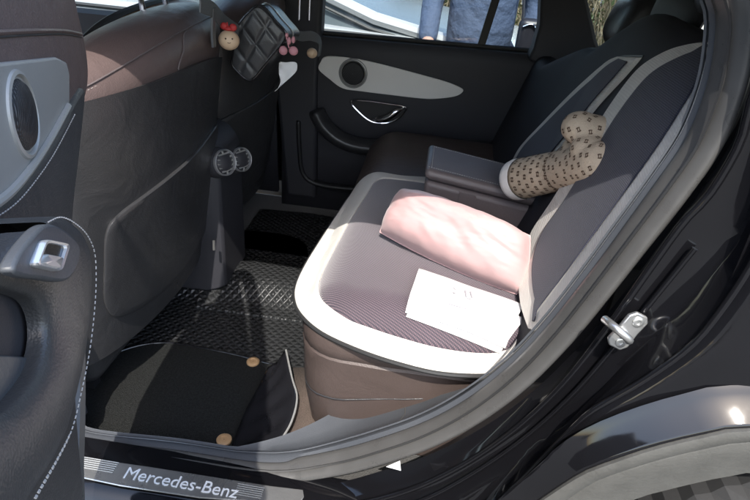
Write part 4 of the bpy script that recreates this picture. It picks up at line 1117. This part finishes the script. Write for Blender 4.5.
# person standing beyond the far window
pr = thing('person', (.17, 2.42, 0), 'person in a light blue denim jacket standing outside the far window', 'person')
def skin_mesh(name, pts, edges, rad, mt, parent, sub=2):
    me = bpy.data.meshes.new(name); c = V(pts[0]); me.from_pydata([V(p)-c for p in pts], edges, [])
    o = bpy.data.objects.new(name, me); COL.objects.link(o); W[o] = c; me.materials.append(mt)
    o.parent = parent; o.location = c-W[parent]
    s_ = o.modifiers.new('k', 'SKIN'); s_.use_smooth_shade = True
    for i, r in enumerate(rad): me.skin_vertices[0].data[i].radius = r if hasattr(r, '__len__') else (r, r)
    me.skin_vertices[0].data[0].use_root = True
    u_ = o.modifiers.new('u', 'SUBSURF'); u_.levels = sub; u_.render_levels = sub
    return o
px_, py_ = .17, 2.42
body_pts = [(0, 0, .98), (0, 0, 1.10), (0, 0, 1.28), (0, 0, 1.43), (0, 0, 1.50), (0, -.01, 1.57), (0, -.02, 1.66),
            (.10, 0, .92), (.11, -.01, .50), (.12, .02, .09), (.13, -.10, .04), (-.10, 0, .92), (-.11, -.01, .50), (-.12, .02, .09), (-.13, -.10, .04),
            (.19, 0, 1.42), (.26, .0, 1.14), (.24, -.12, .92), (.23, -.18, .84), (-.19, 0, 1.42), (-.25, -.0, 1.14), (-.26, -.14, .98), (-.25, -.20, .93)]
body_pts = [(x+px_, y+py_, z) for x, y, z in body_pts]
ed = [(0, 1), (1, 2), (2, 3), (3, 4), (4, 5), (5, 6), (0, 7), (7, 8), (8, 9), (9, 10), (0, 11), (11, 12), (12, 13), (13, 14), (3, 15), (15, 16), (16, 17), (17, 18), (3, 19), (19, 20), (20, 21), (21, 22)]
rd = [(.16, .11), (.145, .10), (.165, .115), (.13, .09), .055, .06, .09, .085, .058, .045, .035, .085, .058, .045, .035, .06, .045, .034, .035, .06, .045, .034, .035]
skin_mesh('body', body_pts, ed, rd, M['skin'], pr)
jp = [(0, 0, .80), (0, 0, 1.08), (0, 0, 1.28), (0, 0, 1.43), (.19, 0, 1.42), (.265, 0, 1.14), (.24, -.13, .90), (-.19, 0, 1.42), (-.26, 0, 1.14), (-.26, -.16, .95), (0, 0, 1.50)]
skin_mesh('jacket', [(x+px_, y+py_, z) for x, y, z in jp], [(0, 1), (1, 2), (2, 3), (3, 4), (4, 5), (5, 6), (3, 7), (7, 8), (8, 9), (3, 10)], [(.19, .135), (.185, .13), (.19, .135), (.15, .105), .075, .06, .05, .075, .06, .05, .075], M['blue'], pr)
tp_ = [(0, 0, 1.0), (.10, 0, .88), (.11, -.01, .50), (.12, .02, .12), (-.10, 0, .88), (-.11, -.01, .50), (-.12, .02, .12)]
skin_mesh('trousers', [(x+px_, y+py_, z) for x, y, z in tp_], [(0, 1), (1, 2), (2, 3), (0, 4), (4, 5), (5, 6)], [(.165, .12), .10, .075, .065, .10, .075, .065], M['navy'], pr)
b = MB(); b.sphere((px_, py_+.0, 1.70), (.095, .105, .12), 20, 14); b.sphere((px_, py_+.06, 1.66), (.09, .06, .10)); b.build('hair', M['hair'], pr)
hc = V((px_, py_-.02, 1.66))
for sg in (-1, 1):
    MB().sphere(hc+V((sg*.03, -.088, .005)), (.012, .006, .007)).build('eye', M['hair'], pr)
    MB().sphere(hc+V((sg*.09, 0, -.01)), (.012, .02, .03)).build('ear', M['skin'], pr)
MB().tube([hc+V((-.022, -.085, -.05)), hc+V((0, -.092, -.052)), hc+V((.022, -.085, -.05))], .004).build('mouth', mat('lips', (.30, .10, .09), .5), pr)
MB().sphere(hc+V((0, -.098, -.02)), (.012, .018, .018)).build('nose', M['skin'], pr)
for sg in (-1, 1):
    c = V(body_pts[18 if sg > 0 else 22]); b = MB()
    for k in range(4): b.tube([c+V(((k-1.5)*.02, -.01, -.01)), c+V(((k-1.5)*.021, -.04, -.04)), c+V(((k-1.5)*.02, -.035, -.075))], [.011, .0095, .007], 8)
    b.tube([c+V((-sg*.035, -.0, .0)), c+V((-sg*.055, -.02, -.03)), c+V((-sg*.05, -.03, -.05))], [.012, .01, .008], 8); b.build('hand', M['skin'], pr)
# shoulder bag carried by the person
hb = thing('handbag', (.42, 2.28, .86), 'black handbag hanging at the hip of the person outside', 'handbag')
b = MB(); b.box((.345, 2.22, .90), (.47, 2.30, 1.12)); b.build('bag_body', M['bag'], hb, bevel=.03, seg=4)
MB().tube(spl([(.36, 2.27, 1.10), (.34, 2.30, 1.25), (.30, 2.36, 1.42), (.32, 2.48, 1.47), (.44, 2.42, 1.25), (.46, 2.27, 1.1)], 6), .007).build('bag_strap', M['bag'], hb)
MB().tube(spl([(.36, 2.215, 1.085), (.40, 2.21, 1.10), (.43, 2.215, 1.07)], 5), .005).build('clasp', M['chrome'], hb)

# dry hedge, tree, brick pier, post, pale wall
def hedge(x0, x1, y0, y1, z1, n, label, seed):
    rnd = random.Random(seed); t = thing('hedge', ((x0+x1)/2, (y0+y1)/2, .1), label, 'hedge')
    b = MB(); lv = MB(); lg = MB()
    for _ in range(n):
        x, y = rnd.uniform(x0, x1), rnd.uniform(y0, y1); p = V((x, y, .1)); h_ = z1*rnd.uniform(.6, 1.05)
        pts = [p]; d = V((rnd.uniform(-.3, .3), rnd.uniform(-.3, .3), 1))
        for k in range(4): p = p+d.normalized()*h_/4; d += V((rnd.uniform(-.4, .4), rnd.uniform(-.4, .4), 0)); pts.append(p)
        b.tube(pts, [.012, .010, .008, .006, .003], 4, cap=False)
        for k in range(10):
            q = pts[rnd.randrange(1, 5)]+V((rnd.gauss(0, .12), rnd.gauss(0, .12), rnd.gauss(0, .15)))
            a = V((rnd.gauss(0, 1), rnd.gauss(0, 1), rnd.gauss(0, 1))).normalized(); c_ = a.cross(V((rnd.random(), rnd.random(), 1))).normalized(); s_ = rnd.uniform(.02, .05)
            (lv if rnd.random() < .7 else lg).add([q-a*s_, q+c_*s_*.5, q+a*s_, q-c_*s_*.5], [(0, 1, 2, 3)])
    b.build('branches', M['twig'], t, smooth=False); lv.build('foliage', M['dryleaf'], t, smooth=False); lg.build('foliage', M['leaf'], t, smooth=False, label='green leaves among the dry ones')
hedge(-2.3, .5, 6.9, 7.9, 1.9, 800, 'dry brown hedge beyond the parked white car', 3)
hedge(.9, 3.8, 8.0, 9.0, 1.6, 500, 'dry shrubs behind the tree beyond the rear side window', 4)
hedge(-6.5, -3.6, 5.0, 5.8, 1.7, 500, 'leafy shrubs outside the far front window', 5)
tr = thing('tree', (2.55, 5.9, 0), 'tree with a tan trunk seen through the rear side window', 'tree')
MB().tube(spl([(2.5, 5.9, 0), (2.52, 5.9, .5), (2.60, 5.9, 1.1), (2.72, 5.92, 1.8), (2.75, 5.95, 2.6)], 5), [.17]*4+[.13]*8+[.11]*9, 12).tube([(2.7, 5.9, 1.9), (3.1, 6.1, 2.7), (3.4, 6.0, 3.3)], [.07, .05, .03]).tube([(2.72, 5.9, 2.1), (2.3, 5.8, 2.9), (2.0, 6.0, 3.4)], [.06, .05, .03]).build('trunk', M['bark'], tr)
rnd = random.Random(9); b = MB()
for _ in range(2600):
    c = V((2.7+rnd.gauss(0, .8), 5.95+rnd.gauss(0, .8), 3.6+rnd.gauss(0, .6))); a = V((rnd.gauss(0, 1), rnd.gauss(0, 1), rnd.gauss(0, 1))).normalized(); c_ = a.cross(V((.3, .2, 1))).normalized(); s_ = .05
    b.add([c-a*s_, c+c_*s_*.6, c+a*s_, c-c_*s_*.6], [(0, 1, 2, 3)])
b.build('crown', M['leaf'], tr, smooth=False)
MB().box((-2.35, 7.95, 0), (-1.55, 8.5, 2.2)).build('brick_pier', M['brick'], None, bevel=.01, label='red brick pier standing behind the dry hedge', cat='brick pier')
MB().tube([(2.62, 5.2, 0), (2.62, 5.2, .82), (2.62, 5.2, .86)], [.05, .05, .03], 14).build('bollard', M['white'], None, label='short white bollard on the grass near the tree trunk', cat='bollard')
MB().box((-9, 5.9, 0), (-5.0, 6.1, 2.4)).build('garden_wall', M['wall'], None, label='pale rendered wall outside the far front window', cat='wall', bevel=.01)
# unseen hedge added behind the camera, to be mirrored in the black paint
hedge(-4, 6, -11.5, -10.6, 1.3, 900, 'unseen low hedge added behind the photographer for reflections in the black paint', 6)

# ================================================================== light, world, camera
SUNV = V((.12, -1, 1.31)).normalized()
el = math.asin(SUNV.z); az = atan2(SUNV.x, SUNV.y)
w = bpy.data.worlds.new('World'); S.world = w; w.use_nodes = True
sky = w.node_tree.nodes.new('ShaderNodeTexSky'); sky.sky_type = 'NISHITA'; sky.sun_disc = False
sky.sun_elevation = el; sky.sun_rotation = az; sky.air_density = 1.2; sky.dust_density = 2.0
bg = w.node_tree.nodes['Background']; bg.inputs[1].default_value = .15; w.node_tree.links.new(sky.outputs[0], bg.inputs[0])
sl = bpy.data.lights.new('sun', 'SUN'); sl.energy = 2.0; sl.angle = radians(.5); sl.color = (1, .95, .88)
so_ = bpy.data.objects.new('sun', sl); COL.objects.link(so_); so_.rotation_euler = SUNV.to_track_quat('Z', 'Y').to_euler(); so_.location = (0, -3, 6)

cd = bpy.data.cameras.new('camera'); cd.sensor_width = 36; cd.lens = 36*F/750; cd.clip_end = 1500; cd.clip_start = .02
co = bpy.data.objects.new('camera', cd); COL.objects.link(co)
co.matrix_world = Matrix(((CR.x, CU.x, -CF.x, CAM.x), (CR.y, CU.y, -CF.y, CAM.y), (CR.z, CU.z, -CF.z, CAM.z), (0, 0, 0, 1)))
S.camera = co
S.render.engine = 'CYCLES'
S.view_settings.view_transform = 'Standard'; S.view_settings.look = 'None'; S.view_settings.gamma = 1
S.view_settings.use_curve_mapping = False; S.view_settings.exposure = 1.9
